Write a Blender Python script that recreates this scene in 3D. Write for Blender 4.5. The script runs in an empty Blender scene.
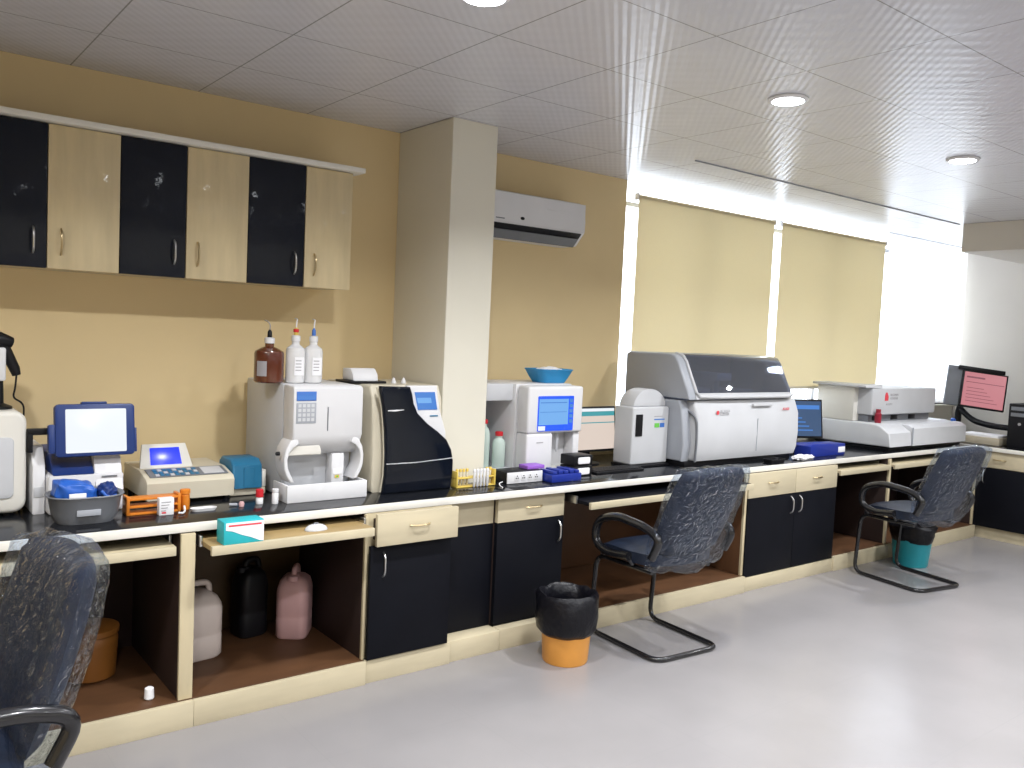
import bpy, bmesh, math, random
from mathutils import Vector, Matrix, noise
random.seed(7)
S = bpy.context.scene
C = S.collection
PI = math.pi
W = 4.0        # wall with the windows
ZC = 2.55      # ceiling
ZT = 0.765     # worktop surface
XR = 8.7       # far end wall

# ------------------------------------------------------------------ materials
def mat(name, col, rough=.5, metal=0, var=.06, vs=6., bump=0., bs=40., coat=0., spec=.5, emit=None, es=0., trans=0., alpha=1., ior=1.45, stretch=None):
    m = bpy.data.materials.new(name); m.use_nodes = True
    nt = m.node_tree; N = nt.nodes; L = nt.links
    b = N['Principled BSDF']
    b.inputs['Roughness'].default_value = rough
    b.inputs['Metallic'].default_value = metal
    b.inputs['Coat Weight'].default_value = coat
    b.inputs['Coat Roughness'].default_value = .06
    b.inputs['Specular IOR Level'].default_value = spec
    b.inputs['IOR'].default_value = ior
    b.inputs['Transmission Weight'].default_value = trans
    b.inputs['Alpha'].default_value = alpha
    tc = N.new('ShaderNodeTexCoord')
    src = tc.outputs['Object']
    if stretch:
        mp = N.new('ShaderNodeMapping'); mp.inputs['Scale'].default_value = stretch
        L.new(src, mp.inputs['Vector']); src = mp.outputs['Vector']
    nz = N.new('ShaderNodeTexNoise'); nz.inputs['Scale'].default_value = vs; nz.inputs['Detail'].default_value = 3
    L.new(src, nz.inputs['Vector'])
    cr = N.new('ShaderNodeValToRGB')
    cr.color_ramp.elements[0].position = .3; cr.color_ramp.elements[1].position = .7
    lo = [max(0, c*(1-var)) for c in col]; hi = [min(1, c*(1+var)) for c in col]
    cr.color_ramp.elements[0].color = (*lo, 1); cr.color_ramp.elements[1].color = (*hi, 1)
    L.new(nz.outputs['Fac'], cr.inputs['Fac']); L.new(cr.outputs['Color'], b.inputs['Base Color'])
    if emit:
        b.inputs['Emission Color'].default_value = (*emit, 1); b.inputs['Emission Strength'].default_value = es
    if bump:
        n2 = N.new('ShaderNodeTexNoise'); n2.inputs['Scale'].default_value = bs; n2.inputs['Detail'].default_value = 4
        L.new(tc.outputs['Object'], n2.inputs['Vector'])
        bp = N.new('ShaderNodeBump'); bp.inputs['Strength'].default_value = bump; bp.inputs['Distance'].default_value = .01
        L.new(n2.outputs['Fac'], bp.inputs['Height']); L.new(bp.outputs['Normal'], b.inputs['Normal'])
        if coat: L.new(bp.outputs['Normal'], b.inputs['Coat Normal'])
    return m

def emis(name, col, s):
    m = bpy.data.materials.new(name); m.use_nodes = True
    nt = m.node_tree; b = nt.nodes['Principled BSDF']
    b.inputs['Base Color'].default_value = (.02, .02, .02, 1); b.inputs['Roughness'].default_value = .25
    b.inputs['Emission Color'].default_value = (*col, 1); b.inputs['Emission Strength'].default_value = s
    return m

def film(name, tint=(.9, .93, 1), gloss=.3, rough=.12, bump=.6, bs=35., milky=.0):
    """clear crinkled plastic film / thin glass"""
    m = bpy.data.materials.new(name); m.use_nodes = True
    nt = m.node_tree; N = nt.nodes; L = nt.links
    N.remove(N['Principled BSDF']); out = N['Material Output']
    t = N.new('ShaderNodeBsdfTransparent'); t.inputs['Color'].default_value = (*tint, 1)
    g = N.new('ShaderNodeBsdfGlossy'); g.inputs['Roughness'].default_value = rough
    fr = N.new('ShaderNodeLayerWeight'); fr.inputs['Blend'].default_value = .5
    pw = N.new('ShaderNodeMath'); pw.operation = 'POWER'; pw.inputs[1].default_value = 5; L.new(fr.outputs['Facing'], pw.inputs[0])
    ad = N.new('ShaderNodeMath'); ad.operation = 'ADD'; ad.inputs[1].default_value = gloss; ad.use_clamp = True
    L.new(pw.outputs[0], ad.inputs[0])
    mx = N.new('ShaderNodeMixShader'); L.new(ad.outputs[0], mx.inputs[0]); L.new(t.outputs[0], mx.inputs[1]); L.new(g.outputs[0], mx.inputs[2])
    last = mx
    if milky:
        d = N.new('ShaderNodeBsdfDiffuse'); d.inputs['Color'].default_value = (.8, .82, .88, 1)
        m2 = N.new('ShaderNodeMixShader'); m2.inputs[0].default_value = milky
        L.new(mx.outputs[0], m2.inputs[1]); L.new(d.outputs[0], m2.inputs[2]); last = m2
    if bump:
        tc = N.new('ShaderNodeTexCoord')
        n2 = N.new('ShaderNodeTexNoise'); n2.inputs['Scale'].default_value = bs; n2.inputs['Detail'].default_value = 5; n2.inputs['Distortion'].default_value = 1.2
        L.new(tc.outputs['Object'], n2.inputs['Vector'])
        bp = N.new('ShaderNodeBump'); bp.inputs['Strength'].default_value = min(1, bump); bp.inputs['Distance'].default_value = .02*max(1, bump)
        L.new(n2.outputs['Fac'], bp.inputs['Height']); L.new(bp.outputs['Normal'], g.inputs['Normal']); L.new(bp.outputs['Normal'], fr.inputs['Normal'])
    L.new(last.outputs[0], out.inputs['Surface'])
    return m

def cloth_translucent(name, col, tl, transp=0.):
    m = bpy.data.materials.new(name); m.use_nodes = True
    nt = m.node_tree; N = nt.nodes; L = nt.links
    N.remove(N['Principled BSDF']); out = N['Material Output']
    tc = N.new('ShaderNodeTexCoord'); nz = N.new('ShaderNodeTexNoise'); nz.inputs['Scale'].default_value = 90
    L.new(tc.outputs['Object'], nz.inputs['Vector'])
    cr = N.new('ShaderNodeValToRGB'); cr.color_ramp.elements[0].color = (*[c*.95 for c in col], 1); cr.color_ramp.elements[1].color = (*col, 1)
    L.new(nz.outputs['Fac'], cr.inputs['Fac'])
    d = N.new('ShaderNodeBsdfDiffuse'); t = N.new('ShaderNodeBsdfTranslucent')
    L.new(cr.outputs[0], d.inputs[0]); L.new(cr.outputs[0], t.inputs[0])
    mx = N.new('ShaderNodeMixShader'); mx.inputs[0].default_value = tl
    L.new(d.outputs[0], mx.inputs[1]); L.new(t.outputs[0], mx.inputs[2]); last = mx
    if transp:
        tr = N.new('ShaderNodeBsdfTransparent'); m2 = N.new('ShaderNodeMixShader'); m2.inputs[0].default_value = transp
        L.new(mx.outputs[0], m2.inputs[1]); L.new(tr.outputs[0], m2.inputs[2]); last = m2
    L.new(last.outputs[0], out.inputs['Surface'])
    return m

def grid_lines(N, L, coord, axis, pitch, off, w):
    """1 on a joint line, 0 elsewhere"""
    sp = N.new('ShaderNodeSeparateXYZ'); L.new(coord, sp.inputs[0])
    a = N.new('ShaderNodeMath'); a.operation = 'SUBTRACT'; L.new(sp.outputs[axis], a.inputs[0]); a.inputs[1].default_value = off
    p = N.new('ShaderNodeMath'); p.operation = 'PINGPONG'; L.new(a.outputs[0], p.inputs[0]); p.inputs[1].default_value = pitch/2
    c = N.new('ShaderNodeMath'); c.operation = 'LESS_THAN'; L.new(p.outputs[0], c.inputs[0]); c.inputs[1].default_value = w
    return c.outputs[0]

def ceiling_mat():
    m = mat('ceiling_tile', (.60, .61, .665), rough=.24, var=.02, spec=.55)
    N = m.node_tree.nodes; L = m.node_tree.links; b = N['Principled BSDF']
    tc = N.new('ShaderNodeTexCoord'); co = tc.outputs['Object']
    gx = grid_lines(N, L, co, 0, .522, .214, .0028); gy = grid_lines(N, L, co, 1, .52, .360, .0028)
    mx = N.new('ShaderNodeMath'); mx.operation = 'MAXIMUM'; L.new(gx, mx.inputs[0]); L.new(gy, mx.inputs[1])
    old = b.inputs['Base Color'].links[0].from_socket
    mc = N.new('ShaderNodeMix'); mc.data_type = 'RGBA'; L.new(mx.outputs[0], mc.inputs[0]); L.new(old, mc.inputs[6]); mc.inputs[7].default_value = (.30, .30, .31, 1)
    L.new(mc.outputs[2], b.inputs['Base Color'])
    mp = N.new('ShaderNodeMapping'); mp.inputs['Rotation'].default_value = (0, 0, PI/4); mp.inputs['Scale'].default_value = (1, 1, 1); L.new(co, mp.inputs['Vector'])
    wv = N.new('ShaderNodeTexWave'); wv.inputs['Scale'].default_value = 11.; L.new(mp.outputs[0], wv.inputs['Vector'])
    wv2 = N.new('ShaderNodeTexWave'); wv2.inputs['Scale'].default_value = 4.; wv2.bands_direction = 'Y'; L.new(mp.outputs[0], wv2.inputs['Vector'])
    ad = N.new('ShaderNodeMath'); ad.operation = 'ADD'; L.new(wv.outputs['Fac'], ad.inputs[0]); L.new(wv2.outputs['Fac'], ad.inputs[1])
    bp = N.new('ShaderNodeBump'); bp.inputs['Strength'].default_value = .075; bp.inputs['Distance'].default_value = .01
    L.new(ad.outputs[0], bp.inputs['Height']); L.new(bp.outputs['Normal'], b.inputs['Normal'])
    return m

def floor_mat():
    m = mat('vinyl_floor', (.250, .239, .240), rough=.25, var=.05, vs=2.2, spec=.5)
    N = m.node_tree.nodes; L = m.node_tree.links; b = N['Principled BSDF']
    tc = N.new('ShaderNodeTexCoord'); co = tc.outputs['Object']
    gx = grid_lines(N, L, co, 0, .62, .1, .0015); gy = grid_lines(N, L, co, 1, .62, .2, .0015)
    mx = N.new('ShaderNodeMath'); mx.operation = 'MAXIMUM'; L.new(gx, mx.inputs[0]); L.new(gy, mx.inputs[1])
    ml = N.new('ShaderNodeMath'); ml.operation = 'MULTIPLY'; L.new(mx.outputs[0], ml.inputs[0]); ml.inputs[1].default_value = .22
    old = b.inputs['Base Color'].links[0].from_socket
    mc = N.new('ShaderNodeMix'); mc.data_type = 'RGBA'; L.new(ml.outputs[0], mc.inputs[0]); L.new(old, mc.inputs[6]); mc.inputs[7].default_value = (.2, .2, .2, 1)
    L.new(mc.outputs[2], b.inputs['Base Color'])
    return m

M = {}
M['wall'] = mat('yellow_wall_paint', (.73, .575, .32), rough=.6, var=.03, vs=2)
M['cream'] = mat('cream_wall_paint', (.70, .67, .57), rough=.6, var=.03, vs=2)
M['endwall'] = mat('end_wall_paint', (.56, .52, .46), rough=.6, var=.03, vs=2)
M['ceil'] = ceiling_mat()
M['floor'] = floor_mat()
M['lwood'] = mat('light_wood', (.54, .46, .30), rough=.42, var=.10, vs=5, stretch=(3, 3, .5), coat=.15)
M['lwood_door'] = mat('light_wood_in_film', (.60, .49, .29), rough=.4, var=.10, vs=5, stretch=(4, 4, .5), coat=.5, bump=.3, bs=9)
M['lwood_h'] = mat('light_wood_edge', (.52, .455, .315), rough=.45, var=.08, vs=5, stretch=(.5, 3, 3))
M['navy'] = mat('dark_laminate', (.005, .0055, .0085), rough=.5, var=.1, spec=.12)
M['navy_door'] = mat('dark_laminate_in_film', (.004, .006, .013), rough=.5, var=.1, spec=.12, coat=.35, bump=.35, bs=9)
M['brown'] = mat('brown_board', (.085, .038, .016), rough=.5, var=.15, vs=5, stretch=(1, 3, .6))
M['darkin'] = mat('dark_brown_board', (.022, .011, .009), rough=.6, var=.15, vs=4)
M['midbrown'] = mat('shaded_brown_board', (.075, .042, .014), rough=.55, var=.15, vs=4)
M['traytop'] = mat('brown_shelf_top', (.33, .23, .10), rough=.45, var=.12, vs=5, stretch=(.5, 3, 3))
M['granite'] = mat('black_worktop', (.010, .011, .014), rough=.16, var=.3, vs=220)
M['edge'] = mat('pale_edge_band', (.74, .72, .66), rough=.45, var=.04)
M['brass'] = mat('brass_metal', (.62, .50, .30), rough=.3, metal=1)
M['steel'] = mat('steel_metal', (.62, .62, .62), rough=.28, metal=1)
M['white'] = mat('white_plastic', (.71, .71, .725), rough=.38, var=.02)
M['offwhite'] = mat('offwhite_plastic', (.72, .70, .64), rough=.42, var=.03)
M['creamp'] = mat('cream_plastic', (.62, .57, .45), rough=.42, var=.03)
M['lgrey'] = mat('light_grey_plastic', (.56, .57, .59), rough=.42, var=.03)
M['grey'] = mat('grey_plastic', (.36, .38, .42), rough=.4, var=.03)
M['mgrey'] = mat('mid_grey_plastic', (.17, .18, .20), rough=.45, var=.05)
M['black'] = mat('black_plastic', (.008, .008, .010), rough=.4, var=.1, spec=.3)
M['blackgloss'] = mat('glossy_black_cover', (.004, .006, .012), rough=.10, var=.1, spec=.35)
M['navyp'] = mat('navy_plastic', (.012, .035, .16), rough=.35, var=.05)
M['bluep'] = mat('blue_plastic', (.02, .11, .48), rough=.35, var=.06)
M['dblue'] = mat('deep_blue_plastic', (.012, .03, .26), rough=.35, var=.06)
M['tealp'] = mat('teal_blue_plastic', (.02, .16, .30), rough=.4, var=.05)
M['azure'] = mat('azure_plastic', (.02, .24, .50), rough=.35, var=.05)
M['teal'] = mat('teal_bin_plastic', (.02, .30, .36), rough=.35, var=.05)
M['orange'] = mat('orange_plastic', (.70, .22, .02), rough=.4, var=.08)
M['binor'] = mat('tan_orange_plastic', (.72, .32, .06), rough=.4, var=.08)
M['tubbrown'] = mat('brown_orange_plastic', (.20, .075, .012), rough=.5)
M['darkred'] = mat('dark_red_plastic', (.28, .012, .03), rough=.4)
M['red'] = mat('red_plastic', (.60, .02, .03), rough=.4)
M['purple'] = mat('purple_card', (.30, .12, .55), rough=.5)
M['yellow'] = mat('yellow_plastic', (.68, .50, .10), rough=.4)
M['green'] = mat('green_ink', (.15, .55, .08), rough=.5)
M['inkblue'] = mat('blue_ink', (.05, .16, .50), rough=.5)
M['greyink'] = mat('grey_ink', (.35, .34, .36), rough=.5)
M['redink'] = mat('red_ink', (.70, .06, .08), rough=.5)
M['paper'] = mat('white_paper', (.82, .82, .84), rough=.7, var=.03)
M['tealcard'] = mat('teal_card', (.02, .42, .47), rough=.5)
M['amber'] = mat('amber_glass', (.10, .025, .012), rough=.08, var=.1, coat=.6)
M['clear'] = mat('clear_plastic', (.93, .94, .96), rough=.12, trans=.35, var=.03, vs=14, ior=1.3)
M['liquid'] = mat('bottle_liquid', (.55, .66, .60), rough=.1, var=.05)
M['hdpe'] = mat('milky_can_plastic', (.60, .52, .48), rough=.45, var=.05)
M['pink'] = mat('pink_can_plastic', (.62, .38, .38), rough=.45, var=.06)
M['beige'] = mat('beige_card', (.50, .44, .33), rough=.6, var=.1)
M['chair'] = mat('chair_leatherette', (.008, .014, .030), rough=.45, var=.2, vs=20, bump=.1, bs=60)
M['frame'] = mat('black_painted_tube', (.010, .010, .012), rough=.22, coat=.4)
M['bag'] = mat('black_bin_liner', (.0035, .0035, .006), rough=.36, bump=.7, bs=22, spec=.3)
M['film'] = film('clear_wrap', tint=(.82, .88, .97), gloss=.025, rough=.06, bump=1.6, bs=32, milky=.006)
M['glass'] = film('window_glass', tint=(.95, .97, 1), gloss=.02, rough=.0, bump=0)
M['smoke'] = film('smoked_lid_window', tint=(.42, .46, .55), gloss=.05, rough=.03, bump=0, milky=.06)
M['alum'] = mat('window_aluminium', (.65, .66, .68), rough=.4, metal=.6)
M['blind'] = cloth_translucent('roller_blind_fabric', (.80, .73, .55), .42)
M['sheer'] = cloth_translucent('sheer_curtain', (.93, .93, .94), .6, .35)
M['scr_white'] = emis('lit_screen_white', (.90, .95, 1.), .70)
M['scr_blue'] = emis('lit_screen_blue', (.005, .03, .85), .9)
M['scr_sky'] = emis('lit_screen_pale_blue', (.20, .50, 1.), .62)
M['scr_mid'] = emis('lit_screen_mid_blue', (.07, .27, .80), .6)
M['scr_deep'] = emis('lit_screen_deep_blue', (.0, .08, .80), .9)
M['scr_peach'] = emis('lit_screen_peach', (.95, .80, .70), .55)
M['scr_teal'] = emis('lit_screen_teal', (.06, .40, .45), .6)
M['scr_pink'] = emis('lit_screen_pink', (.80, .28, .32), .48)
M['scr_line'] = emis('lit_screen_line', (.40, .12, .16), .4)
M['scr_night'] = emis('lit_screen_night', (.05, .12, .27), .5)
M['lamp'] = emis('lamp_diffuser', (.92, .96, 1.), 14)

# ------------------------------------------------------------------ mesh builder
class B:
    def __init__(s): s.bm = bmesh.new(); s.mats = []
    def mi(s, m):
        m = M[m] if isinstance(m, str) else m
        if m not in s.mats: s.mats.append(m)
        return s.mats.index(m)
    def _take(s, t, m):
        i = s.mi(m)
        for f in t.faces: f.material_index = i
        me = bpy.data.meshes.new('t'); t.to_mesh(me); t.free(); s.bm.from_mesh(me); bpy.data.meshes.remove(me)
        return s
    def box(s, x0, x1, y0, y1, z0, z1, m, bev=.003, seg=2, mx=None):
        t = bmesh.new(); bmesh.ops.create_cube(t, size=1)
        sx, sy, sz = abs(x1-x0), abs(y1-y0), abs(z1-z0)
        for v in t.verts: v.co = Vector(((x0+x1)/2+v.co.x*sx, (y0+y1)/2+v.co.y*sy, (z0+z1)/2+v.co.z*sz))
        bev = min(bev, .45*min(sx, sy, sz))
        if bev > 0: bmesh.ops.bevel(t, geom=list(t.edges), offset=bev, segments=seg, profile=.5, affect='EDGES')
        if mx: t.transform(mx)
        return s._take(t, m)
    def prism(s, poly, axis, a0, a1, m, bev=.003, seg=2, mx=None):
        """poly in the other two axes (x: y,z; y: x,z; z: x,y), extruded a0..a1 along axis"""
        t = bmesh.new()
        def P(p, a): return {'x': (a, p[0], p[1]), 'y': (p[0], a, p[1]), 'z': (p[0], p[1], a)}[axis]
        v0 = [t.verts.new(P(p, a0)) for p in poly]; v1 = [t.verts.new(P(p, a1)) for p in poly]
        t.faces.new(v0); t.faces.new(v1[::-1]); n = len(poly)
        for i in range(n): t.faces.new((v0[i], v1[i], v1[(i+1) % n], v0[(i+1) % n]))
        bmesh.ops.recalc_face_normals(t, faces=list(t.faces))
        if bev > 0:
            caps = set(t.faces[:2]); ed = [e for e in t.edges if any(f in caps for f in e.link_faces)]
            bmesh.ops.bevel(t, geom=ed, offset=bev, segments=seg, profile=.5, affect='EDGES')
        if mx: t.transform(mx)
        return s._take(t, m)
    def tube(s, pts, r, m, n=10, closed=False, flat=1., mx=None):
        t = bmesh.new(); pts = [Vector(p) for p in pts]; k = len(pts); rings = []
        up = Vector((0, 0, 1)); prev = None
        for i, p in enumerate(pts):
            if closed: d = pts[(i+1) % k]-pts[i-1]
            else: d = pts[min(i+1, k-1)]-pts[max(i-1, 0)]
            d.normalize()
            if prev is None: a = d.orthogonal().normalized()
            else: a = (prev-d*prev.dot(d)); a = a.normalized() if a.length > 1e-6 else d.orthogonal().normalized()
            prev = a; b_ = d.cross(a); rr = r[i] if isinstance(r, (list, tuple)) else r
            rings.append([t.verts.new(p+(a*math.cos(2*PI*j/n)*flat+b_*math.sin(2*PI*j/n))*rr) for j in range(n)])
        for i in range(k if closed else k-1):
            A, Bq = rings[i], rings[(i+1) % k]
            for j in range(n): t.faces.new((A[j], A[(j+1) % n], Bq[(j+1) % n], Bq[j]))
        if not closed: t.faces.new(rings[0][::-1]); t.faces.new(rings[-1])
        bmesh.ops.recalc_face_normals(t, faces=list(t.faces))
        if mx: t.transform(mx)
        return s._take(t, m)
    def lathe(s, cx, cy, prof, m, n=28, sx=1., sy=1., mx=None, wob=0.):
        """prof: (radius, z) bottom to top; sx, sy squash"""
        t = bmesh.new(); rings = []
        for i, (r, z) in enumerate(prof):
            ring = []
            for j in range(n):
                a = 2*PI*j/n; q = r*(1+wob*noise.noise(Vector((math.cos(a)*2.2, math.sin(a)*2.2, z*14+cx))))
                ring.append(t.verts.new((cx+q*sx*math.cos(a), cy+q*sy*math.sin(a), z+(wob*.12*noise.noise(Vector((a*2, r*9, cx))) if i else 0))))
            rings.append(ring)
        for A, Bq in zip(rings, rings[1:]):
            for j in range(n): t.faces.new((A[j], A[(j+1) % n], Bq[(j+1) % n], Bq[j]))
        t.faces.new(rings[0][::-1]); t.faces.new(rings[-1])
        bmesh.ops.recalc_face_normals(t, faces=list(t.faces))
        if mx: t.transform(mx)
        return s._take(t, m)
    def hull(s, rings, m, cap=True, mx=None):
        """rings: list of equal-length point lists, lofted"""
        t = bmesh.new(); R = [[t.verts.new(p) for p in ring] for ring in rings]; n = len(rings[0])
        for A, Bq in zip(R, R[1:]):
            for j in range(n): t.faces.new((A[j], A[(j+1) % n], Bq[(j+1) % n], Bq[j]))
        if cap: t.faces.new(R[0][::-1]); t.faces.new(R[-1])
        bmesh.ops.recalc_face_normals(t, faces=list(t.faces))
        if mx: t.transform(mx)
        return s._take(t, m)
    def done(s, name, parent=None, ang=38, smooth=True):
        me = bpy.data.meshes.new(name)
        if parent is not None: s.bm.transform(WM[parent.name].inverted())
        s.bm.to_mesh(me); s.bm.free()
        for m in s.mats: me.materials.append(m)
        if smooth:
            for p in me.polygons: p.use_smooth = True
            me.set_sharp_from_angle(angle=math.radians(ang))
        o = bpy.data.objects.new(name, me); C.objects.link(o)
        if parent is not None:
            o.parent = parent; WM[o.name] = WM[parent.name]
        else: WM[o.name] = Matrix()
        return o

WM = {}
def tag(o, label, cat, group=None):
    o['label'] = label; o['category'] = cat
    if group: o['group'] = group
    return o
def thing(name, label, cat, loc, rz=0., group=None):
    o = bpy.data.objects.new(name, None); C.objects.link(o); o.empty_display_size = .05
    o.location = loc; o.rotation_euler = (0, 0, rz)
    WM[o.name] = Matrix.Translation(loc) @ Matrix.Rotation(rz, 4, 'Z')
    return tag(o, label, cat, group)
def single(b, name, label, cat, loc, group=None, ang=38):
    """a thing that is one mesh, origin at its base"""
    o = b.done(name, None, ang); o.data.transform(Matrix.Translation(-Vector(loc))); o.location = loc
    return tag(o, label, cat, group)
def structure(b, name, label=None, cat=None, smooth=False):
    o = b.done(name, None, 38, smooth); o['kind'] = 'structure'
    tag(o, label or name.replace('_', ' '), cat or name.split('_')[0]); return o
def clone(root, loc, label=None, rz=None):
    r = root.copy(); C.objects.link(r); r.location = loc
    if rz is not None: r.rotation_euler = (0, 0, rz)
    if label: r['label'] = label
    for ch in list(root.children):
        c = ch.copy(); C.objects.link(c); c.parent = r
        for g in list(ch.children):
            d = g.copy(); C.objects.link(d); d.parent = c
    return r
def fillet(pts, rad, n=6):
    pts = [Vector(p) for p in pts]; out = [pts[0]]
    for a, p, c in zip(pts, pts[1:], pts[2:]):
        d1 = (a-p); d2 = (c-p); r = min(rad, d1.length*.48, d2.length*.48)
        q0 = p+d1.normalized()*r; q1 = p+d2.normalized()*r
        for i in range(n+1):
            t = i/n; out.append(q0*(1-t)**2+p*2*t*(1-t)+q1*t*t)
    out.append(pts[-1]); return out
def text(body, size, mx, m, parent, name='lettering', ext=.0006):
    cu = bpy.data.curves.new('txt', 'FONT'); cu.body = body; cu.size = size; cu.extrude = ext; cu.resolution_u = 2
    o = bpy.data.objects.new('txt', cu); C.objects.link(o)
    dg = bpy.context.evaluated_depsgraph_get(); dg.update()
    me = bpy.data.meshes.new_from_object(o.evaluated_get(dg)); bpy.data.objects.remove(o); bpy.data.curves.remove(cu)
    b = B(); i = b.mi(m); me.transform(mx); b.bm.from_mesh(me); bpy.data.meshes.remove(me)
    for f in b.bm.faces: f.material_index = i
    return b.done(name, parent)
def face_front(x, y, z, rx=PI/2, rz=0.):       # text standing up, read from -Y
    return Matrix.Translation((x, y, z)) @ Matrix.Rotation(rz, 4, 'Z') @ Matrix.Rotation(rx, 4, 'X')
def bow(b, p, along, out, L_, d, m, r=.0045):
    """a bow handle of length L_ centred at p"""
    p = Vector(p); a = Vector(along); o = Vector(out); pts = []
    for i in range(13):
        t = i/12*2-1; pts.append(p+a*(t*L_/2)+o*(d*(1-t**4*1.0)+0.0))
    b.tube(pts, [r*.8]+[r]*11+[r*.8], m, n=8)
    return b

# ------------------------------------------------------------------ the room
structure(B().box(-1.6, XR+.2, -2.4, W+.2, -.1, 0, 'floor', 0), 'floor', 'grey glossy vinyl floor of the laboratory', 'floor')
structure(B().box(-1.6, XR+.2, -2.4, W+.2, ZC, ZC+.1, 'ceil', 0), 'ceiling', 'white patterned tile suspended ceiling', 'ceiling')
X0W, Z0W = 4.0, 1.02                            # ribbon window opening
b = B()
b.box(-1.6, X0W, W, W+.2, 0, ZC, 'wall', 0); b.box(X0W, XR+.2, W, W+.2, 0, Z0W, 'cream', 0)
structure(b, 'wall_back', 'yellow painted wall behind the worktop', 'wall')
structure(B().box(XR, XR+.2, -2.4, W, 0, ZC, 'endwall', 0), 'wall_right', 'cream end wall beyond the far counter', 'wall')
structure(B().box(-1.8, -1.6, -2.4, W+.2, 0, ZC, 'wall', 0), 'wall_left', 'yellow side wall', 'wall')
structure(B().box(-1.8, XR+.2, -2.6, -2.4, 0, ZC, 'cream', 0), 'wall_front', 'cream wall opposite the worktop', 'wall')
structure(B().box(2.304, 2.572, 3.494, W, 0, ZC, 'cream', .004), 'pillar', 'cream square pillar rising through the worktop', 'pillar')
structure(B().box(7.0, XR, .5, 3.24, 2.33, ZC, 'endwall', .003), 'trim_1', 'cream dropped beam under the ceiling at the far end', 'beam')
structure(B().box(3.8, 7.0, 3.264, 3.274, ZC-.006, ZC, 'grey', 0), 'trim_2', 'dark ceiling joint strip in front of the windows', 'trim')
b = B(); b.box(X0W, XR, W-.015, W+.14, Z0W-.025, Z0W, 'cream', .004); structure(b, 'window_sill', 'cream window sill behind the analysers', 'sill')
for i, (a, c) in enumerate(((4.0, 5.6), (5.6, 7.2), (7.2, 8.7))):
    b = B(); y0, y1 = W+.09, W+.13; t = .035; mid = (a+c)/2
    gap = .10
    b.box(a, c, y0, y1, Z0W, Z0W+.05, 'alum', .003)
    b.box(mid-.02, mid+.02, y0, y1, Z0W, 2.405, 'alum', .003); b.box(a, c, y0, y1, 2.405, 2.435, 'alum', .003)
    fr = structure(b, 'window_%d' % (i+1), ['aluminium window behind the first blind', 'aluminium window behind the second blind', 'aluminium window behind the white sheer curtain'][i], 'window')
    g = B().box(a, c, W+.105, W+.109, Z0W+.05, ZC, 'glass', 0).done('window_pane', fr)
# blinds
for (a, c, lab) in ((4.085, 5.555, 'cream roller blind beside the air conditioner, left of the second light slit'), (5.655, 7.17, 'cream roller blind beside the white sheer curtain')):
    y = W-.03
    t = thing('roller_blind', lab, 'blind', (a, y, 1.2), 0, 'cream roller blinds on the windows')
    rings = []
    for zz in (1.2, 1.62, 2.04, 2.455):
        rings.append([(a, y-.0012, zz), (c, y-.0012, zz), (c, y+.0012, zz), (a, y+.0012, zz)])
    B().hull(rings, 'blind').done('blind_fabric', t)
    B().tube([(a-.01, y+.012, 2.452), (c+.01, y+.012, 2.452)], .016, 'blind', 12).done('roller_tube', t)
    B().box(a, c, y-.008, y+.008, 1.185, 1.205, 'creamp', .003).done('bottom_bar', t)
    for xx in (a-.012, c+.006): B().box(xx, xx+.006, y-.01, W-.001, 2.43, 2.475, 'white', .001).done('bracket', t)
# sheer curtain
t = thing('sheer_curtain', 'white sheer curtain glowing with daylight in the far corner', 'curtain', (7.25, W-.05, 1.0))
def sheer(a, c, z0, z1, y):
    t_ = bmesh.new(); nx, nz = 120, 6; V = []
    for k in range(nz+1):
        V.append([t_.verts.new((a+(c-a)*i/nx, y+.014*math.sin(i*.62+.3*math.sin(i*.13))*(1-.25*k/nz), z0+(z1-z0)*k/nz)) for i in range(nx+1)])
    for k in range(nz):
        for i in range(nx): t_.faces.new((V[k][i], V[k][i+1], V[k+1][i+1], V[k+1][i]))
    b_ = B(); b_._take(t_, 'sheer'); return b_
sheer(7.20, 8.66, 1.05, 2.535, W-.05).done('curtain_fabric', t, 80)
B().tube([(7.18, W-.05, 2.545), (8.68, W-.05, 2.545)], .004, 'white').done('curtain_rail', t)

# downlights
protoL = None
LP = [(x, y) for y in (2.18, .62, -.94) for x in (-.02, 1.53, 3.09, 4.65, 6.21)]
for (x, y) in LP:
    if protoL is None:
        t = thing('downlight', '', 'ceiling light', (x, y, ZC), 0, 'round ceiling downlights')
        b = B(); ring = []
        prof = [(.064, -.002), (.068, -.010), (.078, -.010), (.082, 0.)]
        b.lathe(x, y, [(.082, ZC-.001), (.082, ZC-.006), (.074, ZC-.012), (.066, ZC-.012)], 'white', 36)
        b.done('trim_ring', t)
        B().lathe(x, y, [(.064, ZC-.0135), (.064, ZC-.0122)], 'lamp', 36).done('diffuser', t)
        protoL = t; o = t
    else: o = clone(protoL, (x, y, ZC))
    o['label'] = {(1.53, 2.18): 'round lit ceiling downlight in front of the pillar', (3.09, 2.18): 'round lit ceiling downlight in front of the first roller blind',
                  (4.65, 2.18): 'round lit ceiling downlight farthest along towards the end wall'}.get((x, y), 'round lit ceiling downlight behind the camera side')
    if x == 6.21 and y == 2.18: o['label'] = 'round lit ceiling downlight near the dropped beam'
    if x == -.02 and y == 2.18: o['label'] = 'round lit ceiling downlight at the yellow side wall end'
    ld = bpy.data.lights.new('downlight_lamp', 'AREA'); ld.shape = 'DISK'; ld.size = .13; ld.energy = LAMP = 20.; ld.color = (.97, .98, 1.); ld.spread = math.radians(145)
    lo = bpy.data.objects.new('downlight_lamp', ld); C.objects.link(lo); lo.location = (x, y, ZC-.02); lo['kind'] = 'helper'

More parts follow.
